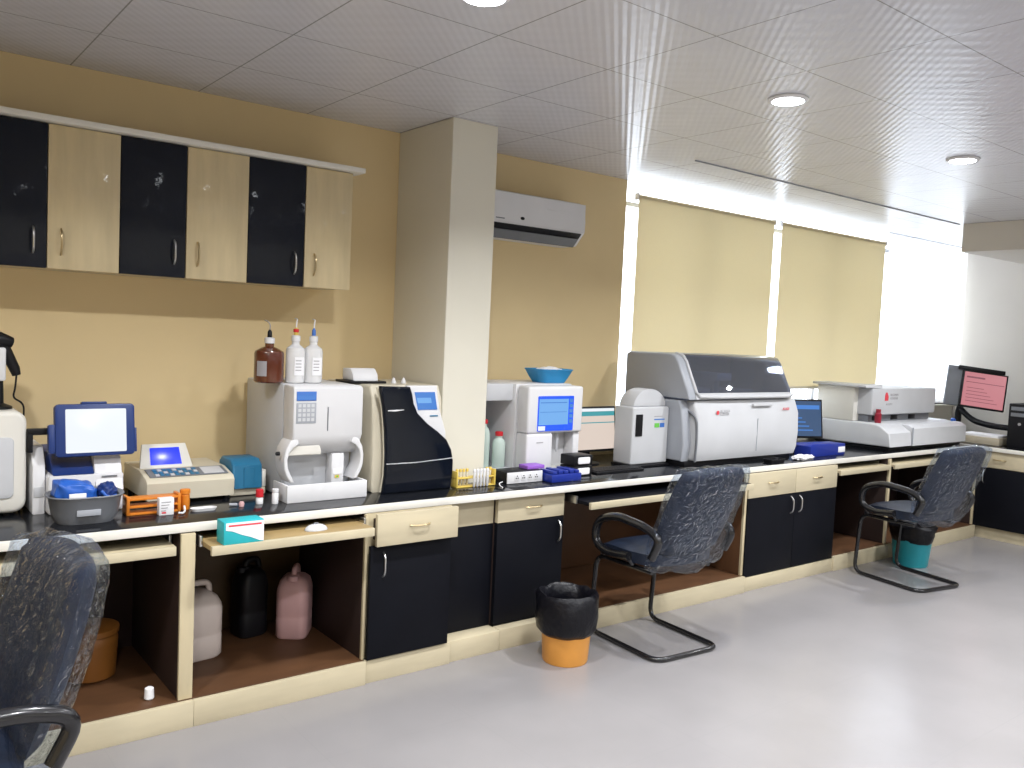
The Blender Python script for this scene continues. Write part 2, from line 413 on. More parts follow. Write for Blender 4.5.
# ------------------------------------------------------------------ wall cabinets
YF = 3.70
ZB, ZTOP = 1.70, 2.245
edges = [.345, .609, .868, 1.127, 1.391, 1.655, 1.89]
labs = ['two-door wall cabinet at the near end, black door cut by the picture edge', 'middle two-door wall cabinet with plastic film glare on its black door',
        'two-door wall cabinet nearest the pillar, one black and one wood door']
for u in range(3):
    a, m_, c = edges[2*u:2*u+3]
    t = thing('wall_cabinet', labs[u], 'cabinet', ((a+c)/2, W, ZB), 0, 'wall cabinets in a row')
    b = B(); b.box(a, c, YF+.02, W-.002, ZB, ZTOP, 'lwood', .001); b.done('carcass', t)
    for k, (p, q) in enumerate(((a, m_), (m_, c))):
        d = B().box(p+.0015, q-.0015, YF, YF+.019, ZB-.004, ZTOP-.003, 'navy_door' if k == 0 else 'lwood_door', .002).done('door', t)
        d['label'] = 'black door' if k == 0 else 'light wood door'
        hx = q-.048 if k == 0 else p+.048
        bow(B(), (hx, YF-.001, ZB+.10), (0, 0, 1), (0, -1, 0), .10, .022, 'steel' if k == 0 else 'brass').done('handle', d)
single(B().box(-.4, 1.935, YF-.035, W-.002, ZTOP+.001, ZTOP+.024, 'edge', .002), 'cornice_board', 'long pale board lying along the tops of the wall cabinets', 'board', (.77, 3.84, ZTOP+.001))
# one more wall cabinet just at the left edge of view
t = thing('wall_cabinet', 'wall cabinet mostly outside the picture at the near end of the row', 'cabinet', (.1, W, ZB), 0, 'wall cabinets in a row')
B().box(-.17, .343, YF+.02, W-.002, ZB, ZTOP, 'lwood', .001).done('carcass', t)
d = B().box(.087, .342, YF, YF+.019, ZB-.004, ZTOP-.003, 'lwood_door', .002).done('door', t)
bow(B(), (.13, YF-.001, ZB+.10), (0, 0, 1), (0, -1, 0), .10, .022, 'brass').done('handle', d)
B().box(-.169, .084, YF, YF+.019, ZB-.004, ZTOP-.003, 'navy_door', .002).done('door', t)

# ------------------------------------------------------------------ air conditioner
t = thing('air_conditioner', 'white split air conditioner high on the wall beside the pillar', 'air conditioner', (3.05, W, 2.05))
xa, xb = 2.62, 3.47
prof = [(W-.002, 2.06), (W-.002, 2.30), (W-.05, 2.318), (W-.15, 2.315), (W-.195, 2.29), (W-.205, 2.20), (W-.20, 2.135), (W-.13, 2.062)]
B().prism(prof, 'x', xa, xb, 'white', .012, 3).done('body', t)
b = B(); b.prism([(W-.201, 2.128), (W-.195, 2.133), (W-.122, 2.058), (W-.131, 2.055)], 'x', xa+.03, xb-.03, 'black', .001); b.done('air_outlet', t)['label'] = 'dark air outlet'
b = B(); b.prism([(W-.185, 2.098), (W-.181, 2.101), (W-.138, 2.058), (W-.142, 2.055)], 'x', xa+.04, xb-.04, 'mgrey', .001); b.done('louvre', t)
B().prism([(W-.2065, 2.30), (W-.205, 2.30), (W-.2055, 2.142), (W-.209, 2.142)], 'x', xa+.012, xb-.012, 'white', .001).done('front_panel', t)
b = B(); b.lathe(0, 0, [(.011, 0), (.011, .002)], 'black', 16, 1.3, .8, mx=face_front(2.985, W-.2088, 2.168)); b.box(2.80, 2.86, W-.2095, W-.2085, 2.152, 2.158, 'mgrey', 0); b.done('logo', t)
B().box(3.16, 3.36, W-.2095, W-.2055, 2.236, 2.246, 'white', .001).done('display_strip', t)

# ------------------------------------------------------------------ worktops
b = B()
xs = [(-.7, 2.300), (2.576, 7.428)]
for a, c in xs: b.box(a, c, 3.222, W-.002, ZT-.03, ZT, 'granite', .001)
b.box(2.300, 2.576, 3.222, 3.490, ZT-.03, ZT, 'granite', .001)
t = thing('worktop', 'long black worktop with pale front edge running along the wall', 'worktop', (3.3, 3.6, ZT-.03))
b.done('top_slab', t)
B().box(-.7, 7.428, 3.206, 3.2215, ZT-.031, ZT+.001, 'edge', .002).done('edge_band', t)
t = thing('worktop', 'black worktop with pale edge on the far return counter', 'worktop', (8., 2.6, ZT-.03))
B().box(7.446, XR-.002, 1.2, W-.002, ZT-.03, ZT, 'granite', .001).done('top_slab', t)
B().box(7.430, 7.4455, 1.2, W-.002, ZT-.031, ZT+.001, 'edge', .002).done('edge_band', t)

# ------------------------------------------------------------------ base units
ZK = ZT-.033
def bay(name, label, x0, x1, tray=None, lw=.02, rw=.02, lm='lwood', rm='lwood', inner='darkin', floor_='brown', tm='lwood', group='open knee bays under the worktop'):
    t = thing(name, label, 'desk bay', ((x0+x1)/2, 3.2, 0), 0, group)
    B().box(x0, x1, 3.165, 3.185, 0, .10, 'lwood_h', .001).done('plinth', t)
    B().box(x0, x1, 3.186, W-.004, .085, .103, floor_, .001).done('bottom_board', t)
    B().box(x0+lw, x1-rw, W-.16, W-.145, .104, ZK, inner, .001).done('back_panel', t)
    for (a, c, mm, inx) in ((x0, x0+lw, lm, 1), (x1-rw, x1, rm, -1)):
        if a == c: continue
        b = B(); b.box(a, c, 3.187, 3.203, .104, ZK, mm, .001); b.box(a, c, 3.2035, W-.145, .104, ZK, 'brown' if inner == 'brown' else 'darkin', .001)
        b.done('side_panel', t)
    if tray:
        xa, xb, yf, z = tray
        k = B().box(xa, xb, yf+.018, yf+.40, z-.018, z, tm, .001).done('keyboard_tray', t)
        k['label'] = 'pull-out keyboard shelf'
        B().box(xa, xb, yf, yf+.0175, z-.034, z, 'lwood_h', .002).done('shelf_lip', k)
        for xx in (xa-.012, xb+.002): B().box(xx, xx+.010, yf+.10, yf+.45, z-.02, z+.02, 'steel', .001).done('slide_rail', k)
    return t
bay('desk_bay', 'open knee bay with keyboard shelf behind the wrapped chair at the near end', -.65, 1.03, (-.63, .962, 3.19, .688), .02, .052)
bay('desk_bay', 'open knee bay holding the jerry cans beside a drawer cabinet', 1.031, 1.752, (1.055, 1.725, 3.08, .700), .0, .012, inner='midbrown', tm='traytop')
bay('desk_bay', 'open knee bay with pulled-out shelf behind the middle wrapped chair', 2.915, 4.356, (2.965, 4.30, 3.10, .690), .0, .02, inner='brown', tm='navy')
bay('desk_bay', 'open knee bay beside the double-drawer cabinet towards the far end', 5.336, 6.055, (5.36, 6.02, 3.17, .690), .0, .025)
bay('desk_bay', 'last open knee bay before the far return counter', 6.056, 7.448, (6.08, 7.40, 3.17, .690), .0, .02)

def front_handle(b, x, y, z): return bow(b, (x, y, z), (1, 0, 0), (0, -1, 0), .10, .020, 'brass')
# unit A
t = thing('base_cabinet', 'base cabinet with half-open drawer next to the jerry can bay', 'cabinet', (1.97, 3.2, 0), 0, 'base cabinets under the worktop')
B().box(1.753, 2.19, 3.175, 3.195, 0, .10, 'lwood_h', .001).done('plinth', t)
b = B(); b.box(1.753, 2.190, 3.205, W-.15, .102, ZK, 'lwood', .001); b.done('carcass', t)
d = B().box(1.756, 2.166, 3.165, 3.185, .104, .597, 'navy', .002).done('door', t)
bow(B(), (1.815, 3.164, .515), (0, 0, 1), (0, -1, 0), .11, .024, 'steel').done('handle', d)
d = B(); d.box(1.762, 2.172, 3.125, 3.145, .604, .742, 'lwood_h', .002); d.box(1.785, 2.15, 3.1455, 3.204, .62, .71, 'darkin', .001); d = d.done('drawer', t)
front_handle(B(), 1.97, 3.124, .682).done('handle', d)
# filler
t = thing('filler_cabinet', 'recessed handleless panel unit in front of the pillar', 'cabinet', (2.32, 3.3, 0))
B().box(2.191, 2.483, 3.185, 3.298, 0, .098, 'lwood_h', .001).done('plinth', t)
B().box(2.191, 2.483, 3.276, 3.296, .604, ZK, 'lwood_h', .001).done('top_panel', t)
B().box(2.191, 2.483, 3.276, 3.296, .099, .603, 'navy', .001).done('lower_panel', t)
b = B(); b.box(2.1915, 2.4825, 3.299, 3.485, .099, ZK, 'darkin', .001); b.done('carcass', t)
# unit B
t = thing('base_cabinet', 'base cabinet with one drawer right of the pillar, behind the orange bin', 'cabinet', (2.68, 3.2, 0), 0, 'base cabinets under the worktop')
B().box(2.484, 2.914, 3.185, 3.245, 0, .10, 'lwood_h', .001).done('plinth', t)
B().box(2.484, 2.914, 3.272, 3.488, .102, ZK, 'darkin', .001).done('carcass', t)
d = B().box(2.487, 2.912, 3.245, 3.2705, .104, .602, 'navy', .002).done('door', t)
bow(B(), (2.875, 3.244, .53), (0, 0, 1), (0, -1, 0), .11, .024, 'steel').done('handle', d)
d = B().box(2.487, 2.912, 3.245, 3.2705, .607, .731, 'lwood_h', .002).done('drawer', t)
front_handle(B(), 2.71, 3.244, .672).done('handle', d)
# unit C
t = thing('base_cabinet', 'base cabinet with two drawers over two black doors, between the wrapped chairs', 'cabinet', (4.85, 3.2, 0), 0, 'base cabinets under the worktop')
B().box(4.357, 5.335, 3.175, 3.195, 0, .085, 'lwood_h', .001).done('plinth', t)
B().box(4.357, 5.335, 3.207, W-.15, .087, ZK, 'darkin', .001).done('carcass', t)
for k, (a, c) in enumerate(((4.36, 4.85), (4.853, 5.332))):
    d = B().box(a, c, 3.180, 3.2055, .089, .575, 'navy', .002).done('door', t)
    bow(B(), (c-.045 if k == 0 else a+.045, 3.179, .505), (0, 0, 1), (0, -1, 0), .11, .024, 'steel').done('handle', d)
    d = B().box(a, c, 3.180, 3.2055, .58, .731, 'lwood_h', .002).done('drawer', t)
    front_handle(B(), (a+c)/2, 3.179, .665).done('handle', d)
# return counter
ys = [3.186, 2.72, 2.25, 1.78, 1.3]
for k in range(4):
    y1, y0 = ys[k], ys[k+1]+.002
    if k > 1: continue
    t = thing('return_cabinet', ['far return counter cabinet at the inner corner, drawer over black door', 'far return counter cabinet next along from the inner corner'][k], 'cabinet', (8., (y0+y1)/2, 0), 0, 'cabinets of the far return counter')
    B().box(7.475, XR-.004, y0, y1, .10, ZK, 'lwood', .001).done('carcass', t)
    B().box(7.49, 7.51, y0, y1, 0, .099, 'lwood_h', .001).done('plinth', t)
    d = B().box(7.45, 7.473, y0+.002, y1-.002, .10, .592, 'navy', .002).done('door', t)
    bow(B(), (7.449, y1-.06, .52), (0, 0, 1), (-1, 0, 0), .11, .024, 'steel').done('handle', d)
    d = B().box(7.45, 7.473, y0+.002, y1-.002, .598, .731, 'lwood_h', .002).done('drawer', t)
    bow(B(), (7.449, (y0+y1)/2+.06, .668), (0, 1, 0), (-1, 0, 0), .10, .02, 'brass').done('handle', d)

# ------------------------------------------------------------------ bench things, from the near end
Z = ZT+.0005
def rrect(x0, x1, z0, z1, r, n=5):
    out = []
    for (cx, cz, a0) in ((x1-r, z1-r, 0), (x0+r, z1-r, 90), (x0+r, z0+r, 180), (x1-r, z0+r, 270)):
        for i in range(n+1):
            a = math.radians(a0+90*i/n); out.append((cx+r*math.cos(a), cz+r*math.sin(a)))
    return out

# white rounded analyser, cut by the picture edge
t = thing('bench_analyser', 'white rounded analyser at the near end carrying a black scanner', 'analyser', (.30, 3.75, Z))
B().prism(rrect(.06, .535, Z+.012, 1.158, .045), 'y', 3.60, 3.94, 'offwhite', .018, 3).done('housing', t)
B().prism(rrect(.09, .492, .835, 1.062, .02), 'y', 3.594, 3.602, 'lgrey', .003).done('front_panel', t)
b = B()
for xx in (.11, .48):
    for yy in (3.65, 3.89): b.lathe(xx, yy, [(.018, Z), (.016, Z+.013)], 'black', 14)
b.done('feet', t)
# scanner on stand
t = thing('barcode_scanner', 'black handheld scanner in its stand on top of the white rounded analyser', 'scanner', (.46, 3.70, 1.159))
b = B(); b.lathe(.455, 3.70, [(.045, 1.1595), (.044, 1.168), (.016, 1.18), (.014, 1.27)], 'black', 20); b.done('stand', t)
b = B(); R_ = lambda p: [Vector(q) for q in p]
b.tube([(.415, 3.68, 1.415), (.455, 3.69, 1.418), (.495, 3.70, 1.408)], [.024, .030, .020], 'black', 14)
b.tube([(.455, 3.70, 1.42), (.478, 3.70, 1.37), (.505, 3.70, 1.31), (.512, 3.70, 1.285)], [.022, .021, .019, .015], 'black', 12); b.done('scanner_body', t)
B().box(.435, .474, 3.668, 3.712, 1.265, 1.39, 'white', .008).done('cradle', t)
B().tube(fillet([(.512, 3.70, 1.285), (.508, 3.70, 1.235), (.500, 3.70, 1.20), (.540, 3.72, 1.175), (.5435, 3.74, 1.13), (.5445, 3.80, 1.0), (.5445, 3.86, ZT+.004)], .03), .0035, 'black', 8).done('cable', t)

# navy touchscreen blood analyser
t = thing('screen_analyser', 'white analyser with navy lit touchscreen behind a blue bag', 'analyser', (.74, 3.7, Z))
b = B(); b.prism(rrect(.60, .865, Z, .915, .012), 'y', 3.56, 3.90, 'white', .006); b.done('base', t)
b = B(); b.prism([(3.56, .915), (3.90, .915), (3.90, .99), (3.66, .985)], 'x', .615, .76, 'navyp', .004); b.done('key_deck', t)['label'] = 'navy sloping deck under the screen'
b = B(); b.prism([(3.54, .85), (3.90, .85), (3.90, .985), (3.60, .975)], 'x', .762, .862, 'white', .006); b.box(.785, .84, 3.556, 3.560, .90, .905, 'mgrey', 0); b.done('printer', t)
mx = Matrix.Translation((0, 3.55, .985)) @ Matrix.Rotation(math.radians(-8), 4, 'X') @ Matrix.Translation((0, -3.55, -.985))
sc_ = B(); sc_.prism(rrect(.622, .905, .985, 1.186, .016), 'y', 3.55, 3.59, 'navyp', .006, mx=mx); sc_.prism(rrect(.715, .805, 1.184, 1.195, .004), 'y', 3.555, 3.585, 'navyp', .002, mx=mx)
sc_.prism(rrect(.600, .624, 1.0, 1.11, .008), 'y', 3.555, 3.585, 'navyp', .003, mx=mx); sc_.prism(rrect(.903, .912, .995, 1.09, .003), 'y', 3.555, 3.585, 'navyp', .001, mx=mx)
sc_ = sc_.done('screen_frame', t)
B().prism(rrect(.657, .872, .999, 1.166, .004), 'y', 3.547, 3.551, 'scr_white', .001, mx=mx).done('display', sc_)['label'] = 'bright white lit display'
b = B(); b.box(.535, .64, 3.60, 3.63, 1.066, 1.09, 'black', .004); b.box(.535, .555, 3.60, 3.63, 1.0, 1.075, 'black', .004); b.done('bracket_arm', t)
t = thing('label_printer', 'small white printer between the rounded analyser and the navy screen', 'printer', (.58, 3.72, Z))
B().prism([(3.60, Z), (3.84, Z), (3.84, 1.02), (3.66, 1.02), (3.60, .95)], 'x', .553, .597, 'white', .006).done('body', t)
B().box(.558, .592, 3.597, 3.601, .83, .87, 'lgrey', .002).done('front_slot', t)

# round dark tray with blue bag
def rrx(cx, cy, hx, hy, z, r, n=4):
    return [(x, y, z) for x, y in rrect(cx-hx, cx+hx, cy-hy, cy+hy, r, n)]
t = thing('plastic_basin', 'dark grey oval basin on the worktop holding a blue bag', 'basin', (.70, 3.43, Z))
rings = [rrx(.70, 3.43, .095, .072, Z, .06), rrx(.70, 3.43, .112, .088, .80, .075), rrx(.70, 3.43, .122, .098, .855, .085), rrx(.70, 3.43, .132, .106, .866, .09),
         rrx(.70, 3.43, .130, .104, .870, .09), rrx(.70, 3.43, .116, .092, .862, .08), rrx(.70, 3.43, .106, .082, .80, .07), rrx(.70, 3.43, .09, .068, Z+.006, .055)]
B().hull(rings, 'mgrey').done('bowl', t)
b = B(); b.box(.655, .735, 3.3335, 3.338, .800, .822, 'grey', .001, mx=Matrix()); b.done('embossed_plate', t)
t = thing('glove_pack', 'blue plastic pack with white label lying in the grey basin', 'bag', (.67, 3.42, .81))
tb = bmesh.new(); bmesh.ops.create_icosphere(tb, subdivisions=4, radius=1)
for v in tb.verts:
    n_ = v.co.copy(); q = 1+.16*noise.noise(n_*2.3)+.06*noise.noise(n_*6)
    e = lambda c, p=.6: math.copysign(abs(c)**p, c)
    v.co = Vector((.665+.072*e(n_.x)*q, 3.425+.052*e(n_.y)*q, max(.786, .872+.046*e(n_.z)*q+.018*(-n_.x))))
b = B(); b._take(tb, 'bluep'); b.done('wrapper', t, 60)
B().box(.632, .688, 3.346, 3.352, .856, .882, 'paper', .001, mx=Matrix()).done('label_patch', t)
t = thing('blue_pouch', 'small dark blue pouch leaning at the rim of the grey basin', 'pouch', (.765, 3.42, .81))
tb = bmesh.new(); bmesh.ops.create_icosphere(tb, subdivisions=4, radius=1)
for v in tb.verts:
    n_ = v.co.copy(); q = 1+.2*noise.noise(n_*2.7+Vector((3, 1, 2)))
    v.co = Vector((.770+.034*n_.x*q, 3.41+.045*n_.y*q, .872+.036*n_.z*q))
b = B(); b._take(tb, 'navyp'); b.done('body', t, 60)
b = B(); b.tube([(.742, 3.37, .882), (.755, 3.365, .866), (.775, 3.364, .855), (.795, 3.37, .862)], .006, 'bluep', 8); b.done('strap', t)

# orange test tube rack and its white box
t = thing('tube_rack', 'orange test tube rack lying beside the grey basin', 'rack', (.95, 3.46, Z))
b = B()
for zz in (.770, .797, .826): b.box(.845, 1.045, 3.43, 3.49, zz-.004, zz+.004, 'orange', .001)
b.done('shelf_plates', t)
for xx in (.845, 1.035): B().box(xx, xx+.012, 3.428, 3.492, Z, .838, 'orange', .002).done('end_plate', t)
t = thing('carton', 'small white printed carton standing before the orange rack', 'box', (.98, 3.40, Z))
B().box(.953, 1.008, 3.385, 3.418, Z, .832, 'paper', .002).done('box', t)
b = B()
for k in range(4): b.box(.960, .960+.036-.006*k, 3.3840, 3.3852, .815-.011*k, .818-.011*k, 'greyink', 0)
b.box(.962, .978, 3.3838, 3.3852, .773, .779, 'redink', 0); b.done('print', t)
t = thing('tape_roll', 'small orange capped jar at the end of the orange rack', 'jar', (1.072, 3.46, Z))
B().lathe(1.072, 3.46, [(.016, Z), (.018, Z+.004), (.018, .825), (.014, .83)], 'orange', 20).done('body', t)
B().lathe(1.072, 3.46, [(.020, .8305), (.020, .846), (.017, .848)], 'orange', 20).done('lid', t)
b = B(); b.tube(fillet([(1.02, 3.37, .774), (1.035, 3.365, .772), (1.05, 3.385, .775), (1.055, 3.41, .79)], .01), .004, 'white', 8)
single(b, 'tubing', 'short white looped tubing by the printed carton', 'tube', (1.04, 3.38, .77))
t = thing('forceps_tray', 'small flat white plastic dish on the worktop', 'dish', (1.13, 3.41, Z))
rings = [rrx(1.13, 3.41, .045, .018, Z, .016), rrx(1.13, 3.41, .052, .022, Z+.012, .02), rrx(1.13, 3.41, .049, .019, Z+.012, .018), rrx(1.13, 3.41, .043, .016, Z+.003, .014)]
B().hull(rings, 'white').done('dish', t)

# semi-automatic analyser with tilted blue screen
t = thing('photometer', 'low beige photometer with tilted blue screen and keypad', 'analyser', (1.15, 3.76, Z))
b = B(); b.prism([(3.575, .785), (3.93, .785), (3.93, .895), (3.70, .895), (3.59, .872), (3.572, .855)], 'x', .955, 1.315, 'creamp', .008); b.done('body', t)
b = B()
for xx in (.98, 1.29):
    for yy in (3.61, 3.90): b.lathe(xx, yy, [(.014, Z), (.013, .7855)], 'black', 12)
b.done('feet', t)
mx = Matrix.Translation((0, 3.72, .895)) @ Matrix.Rotation(math.radians(-28), 4, 'X') @ Matrix.Translation((0, -3.72, -.895))
sf = B(); sf.prism([(.965, .890), (1.185, .890), (1.165, 1.004), (.985, 1.004)], 'y', 3.72, 3.74, 'offwhite', .005, mx=mx); sf = sf.done('screen_housing', t)
B().prism([(1.010, .908), (1.138, .908), (1.134, .984), (1.014, .984)], 'y', 3.717, 3.7205, 'scr_blue', .001, mx=mx).done('display', sf)['label'] = 'blue lit display'
kp = Matrix.Translation((0, 3.59, .8735)) @ Matrix.Rotation(math.radians(11.8), 4, 'X')
b = B(); b.box(.975, 1.295, .008, .100, 0, .003, 'mgrey', .001, mx=kp)
for i in range(9):
    for j in range(3): b.box(1.0+i*.020, 1.015+i*.020, .016+j*.026, .036+j*.026, .0032, .0052, 'tealp' if (i+j) % 3 else 'lgrey', 0, mx=kp)
b.box(1.195, 1.28, .016, .09, .0032, .0045, 'lgrey', 0, mx=kp); b.done('keypad', t)
b = B(); b.prism([(3.64, .80), (3.80, .80), (3.80, .905), (3.77, .925), (3.66, .925), (3.625, .90), (3.615, .80)], 'x', 1.322, 1.455, 'tealp', .010, 3); b.prism([(3.612, .802), (3.617, .802), (3.622, .89), (3.616, .89)], 'x', 1.37, 1.415, 'tealp', .001); b.done('sample_cover', t)['label'] = 'teal blue sample compartment cover'
b = B(); b.box(1.3155, 1.475, 3.63, 3.90, Z+.001, .799, 'creamp', .005); b.box(1.456, 1.475, 3.63, 3.75, .7995, .875, 'offwhite', .003); b.done('side_module', t)

def vial(name, x, y, r, h, cap, body, label, ch=.014):
    t = thing(name, label, 'vial', (x, y, Z))
    B().lathe(x, y, [(r*.92, Z), (r, Z+.003), (r, Z+h-.006), (r*.72, Z+h)], body, 18).done('body', t)
    B().lathe(x, y, [(r*1.05, Z+h+.0002), (r*1.05, Z+h+ch-.002), (r*.9, Z+h+ch)], cap, 18).done('cap', t)
    return t
vial('vial', 1.372, 3.44, .015, .030, 'red', 'paper', 'small white vial with a tall red cap in front of the photometer', .032)
vial('vial', 1.43, 3.415, .0135, .05, 'white', 'paper', 'small all-white capped vial beside the large white analyser')
single(B().lathe(1.288, 3.42, [(.010, Z), (.012, Z+.012), (.008, Z+.02)], 'pink', 14), 'stopper', 'tiny pink stopper lying before the red-capped vial', 'stopper', (1.288, 3.42, Z))
single(B().tube([(1.245, 3.44, Z+.007), (1.275, 3.43, Z+.007)], .0065, 'grey', 10), 'cuvette', 'tiny grey cuvette lying next to the pink stopper', 'cuvette', (1.26, 3.435, Z))

# large white column analyser
t = thing('column_analyser', 'tall white analyser with arched front bay carrying three bottles', 'analyser', (1.67, 3.70, Z))
b = B(); b.box(1.505, 1.835, 3.54, 3.965, Z+.001, 1.262, 'lgrey', .006); b.done('housing', t)['label'] = 'grey main housing'
b = B(); b.prism([(3.539, 1.262), (3.445, 1.262), (3.43, 1.25), (3.428, 1.045), (3.455, .99), (3.50, .955), (3.539, .95)], 'x', 1.508, 1.838, 'white', .008, 3); hd = b.done('head', t)
b = B(); b.box(1.519, 1.610, 3.4265, 3.4295, 1.198, 1.238, 'inkblue', .001); b.box(1.523, 1.606, 3.4262, 3.4270, 1.203, 1.222, 'scr_mid', 0); b.box(1.519, 1.610, 3.4265, 3.4295, 1.100, 1.190, 'grey', .001)
for i in range(4):
    for j in range(4): b.box(1.527+i*.02, 1.541+i*.02, 3.4255, 3.427, 1.110+j*.02, 1.124+j*.02, 'lgrey', 0)
b.done('control_panel', hd)
B().box(1.664, 1.669, 3.4262, 3.4285, 1.065, 1.17, 'mgrey', .001).done('door_slot', hd)
# arched wings and bay
outer = [(1.530, 1.045), (1.500, 1.022), (1.482, .99), (1.474, .95), (1.476, .905), (1.488, .872), (1.506, .843)]
inner = [(1.524, .843), (1.505, .880), (1.493, .910), (1.490, .945), (1.498, .975), (1.515, .995), (1.540, 1.010)]
cxm = 1.663
for s_ in (1, -1):
    poly = [(cxm+(x-cxm)*s_, z) for x, z in outer+inner]
    B().prism(poly, 'y', 3.435, 3.535, 'white', .005, 3).done('bay_rib', t)
arc_ = [(1.575+.078*math.cos(math.radians(a_)), .958+.085*math.sin(math.radians(a_))) for a_ in range(0, 181, 12)]
B().prism(arc_, 'y', 3.450, 3.536, 'offwhite', .006, 3).done('domed_cover', t)
b = B(); b.box(1.715, 1.775, 3.475, 3.538, .80, .955, 'white', .004); b.box(1.722, 1.768, 3.4725, 3.4755, .862, .887, 'paper', 0); b.box(1.730, 1.752, 3.4718, 3.4728, .845, .858, 'yellow', 0)
b.box(1.738, 1.746, 3.471, 3.472, .848, .855, 'green', 0); b.done('centre_column', t)
b = B(); b.box(1.47, 1.848, 3.385, 3.398, Z, .842, 'white', .004); b.box(1.47, 1.482, 3.399, 3.538, Z, .842, 'white', .003); b.box(1.836, 1.848, 3.399, 3.538, Z, .842, 'white', .003); b.box(1.483, 1.835, 3.399, 3.538, Z, .795, 'mgrey', .002); b.done('front_tray', t)
B().lathe(0, 0, [(.009, 0), (.009, .012), (.006, .016)], 'black', 14, mx=Matrix.Translation((1.462, 3.46, .97)) @ Matrix.Rotation(-PI/2, 4, 'Y')).done('side_knob', t)
ZH = 1.2635
def bottle(name, x, y, prof, body, cap, label, tubes, group=None, label_patch=None):
    t = thing(name, label, 'bottle', (x, y, ZH), 0, group)
    B().lathe(x, y, prof, body, 28).done('body', t)
    r, z = prof[-1]
    B().lathe(x, y, [(r*1.15, z+.0002), (r*1.15, z+.022), (r*.8, z+.026)], cap[0], 20).done('cap', t)
    b = B(); b.lathe(x, y, [(r*.55, z+.0264), (r*.5, z+.05), (r*.2, z+.06)], cap[1], 14); b.tube(fillet([(x, y, z+.055), (x+.002, y, z+.085), (x+tubes+.004, y+.02, z+.098), (x+tubes+.01, y+.06, z+.10)], .03), .0026, 'paper' if cap[1] != 'black' else 'greyink', 6); b.done('outlet_tube', t)
    if label_patch: B().box(*label_patch).done('paper_label', t)
    return t
t = bottle('reagent_bottle', 1.470, 3.62, [(.058, ZH), (.064, ZH+.006), (.064, ZH+.128), (.060, ZH+.138), (.034, ZH+.152), (.019, ZH+.158), (.019, ZH+.172)], 'amber', ('white', 'black'), 'brown glass bottle with white cap on the tall white analyser', -.01)
b = B(); pts = [(1.470+.0652*math.cos(a), 3.62+.0652*math.sin(a)) for a in [math.radians(200+5*i) for i in range(9)]]
b.hull([[(x, y, ZH+.03) for x, y in pts]+[(x*.999+.0005, y+.0015, ZH+.03) for x, y in pts[::-1]], [(x, y, ZH+.095) for x, y in pts]+[(x*.999+.0005, y+.0015, ZH+.095) for x, y in pts[::-1]]], 'greyink'); b.done('paper_label', t)
for (x, cc, lab) in ((1.583, ('white', 'yellow'), 'clear bottle with a yellow-collared tube, between the brown and the other clear bottle'), (1.668, ('white', 'inkblue'), 'clear bottle with dark-tipped tube, nearest the black-fronted analyser')):
    t = bottle('reagent_bottle', x, 3.60, [(.038, ZH), (.042, ZH+.005), (.042, ZH+.140), (.038, ZH+.155), (.020, ZH+.168), (.017, ZH+.172), (.017, ZH+.186)], 'clear', cc, lab, .01, 'clear reagent bottles on the white analyser')
    b = B(); b.box(x-.022, x+.022, 3.5565, 3.5590, ZH+.035, ZH+.115, 'paper', 0)
    for k in range(4): b.box(x-.017, x+.010, 3.5558, 3.5566, ZH+.098-.014*k, ZH+.102-.014*k, 'greyink', 0)
    b.done('paper_label', t)
    if cc[1] == 'yellow':
        B().lathe(x, 3.60, [(.012, ZH+.225), (.012, ZH+.238), (.008, ZH+.24)], 'red', 14).done('red_collar', t)

# black fronted analyser
t = thing('coagulation_analyser', 'cream analyser with curved glossy black front and small blue screen', 'analyser', (2.1, 3.7, Z))
b = B(); b.prism([(3.455, Z), (3.94, Z), (3.94, 1.258), (3.50, 1.258), (3.47, 1.2), (3.452, 1.05), (3.448, .9)], 'x', 1.905, 2.285, 'creamp', .012, 3); b.done('housing', t)
# right white facia with the screen
b = B(); b.prism([(2.06, 1.262), (2.225, 1.262), (2.245, 1.15), (2.285, 1.04), (2.30, .80), (2.10, .80)], 'y', 3.425, 3.4475, 'white', .006, 3); fa = b.done('facia', t)
b = B(); b.prism([(2.100, 1.232), (2.212, 1.232), (2.230, 1.148), (2.122, 1.148)], 'y', 3.4215, 3.4245, 'scr_mid', .001); b.prism([(2.112, 1.205), (2.19, 1.205), (2.196, 1.18), (2.12, 1.18)], 'y', 3.4205, 3.4217, 'scr_sky', 0); b.done('display', fa)['label'] = 'blue lit display'
B().box(2.19, 2.235, 3.4228, 3.4248, 1.115, 1.121, 'tealp', 0).done('badge', fa)
cv = [(1.905, 1.262), (2.062, 1.258), (2.075, 1.225), (2.085, 1.18), (2.108, 1.135), (2.165, 1.085), (2.225, 1.045), (2.275, 1.005), (2.305, .955), (2.318, .90), (2.318, .84), (2.308, Z), (1.935, Z), (1.945, .85), (1.945, .95), (1.938, 1.06), (1.925, 1.17)]
b = B(); b.prism(cv, 'y', 3.395, 3.4245, 'blackgloss', .010, 3); cb = b.done('front_cover', t); cb['label'] = 'curved glossy black front cover'
b = B(); b.tube([(1.948, 3.3945, .905), (2.1, 3.3935, .904), (2.31, 3.3945, .915)], .003, 'steel', 8); b.done('lower_trim_line', cb)
b = B(); b.tube([(1.945, 3.394, 1.150), (1.985, 3.3925, 1.150), (2.03, 3.394, 1.153)], [.002, .0045, .001], 'white', 8); b.done('white_streak', cb)  # short tapering white streak laid on the black cover
b = B(); b.tube([(1.912, 3.440, 1.255), (1.932, 3.425, 1.17), (1.943, 3.42, 1.06), (1.950, 3.42, .95), (1.950, 3.42, .85), (1.940, 3.425, Z+.006)], .008, 'creamp', 8); b.done('edge_rim', t)
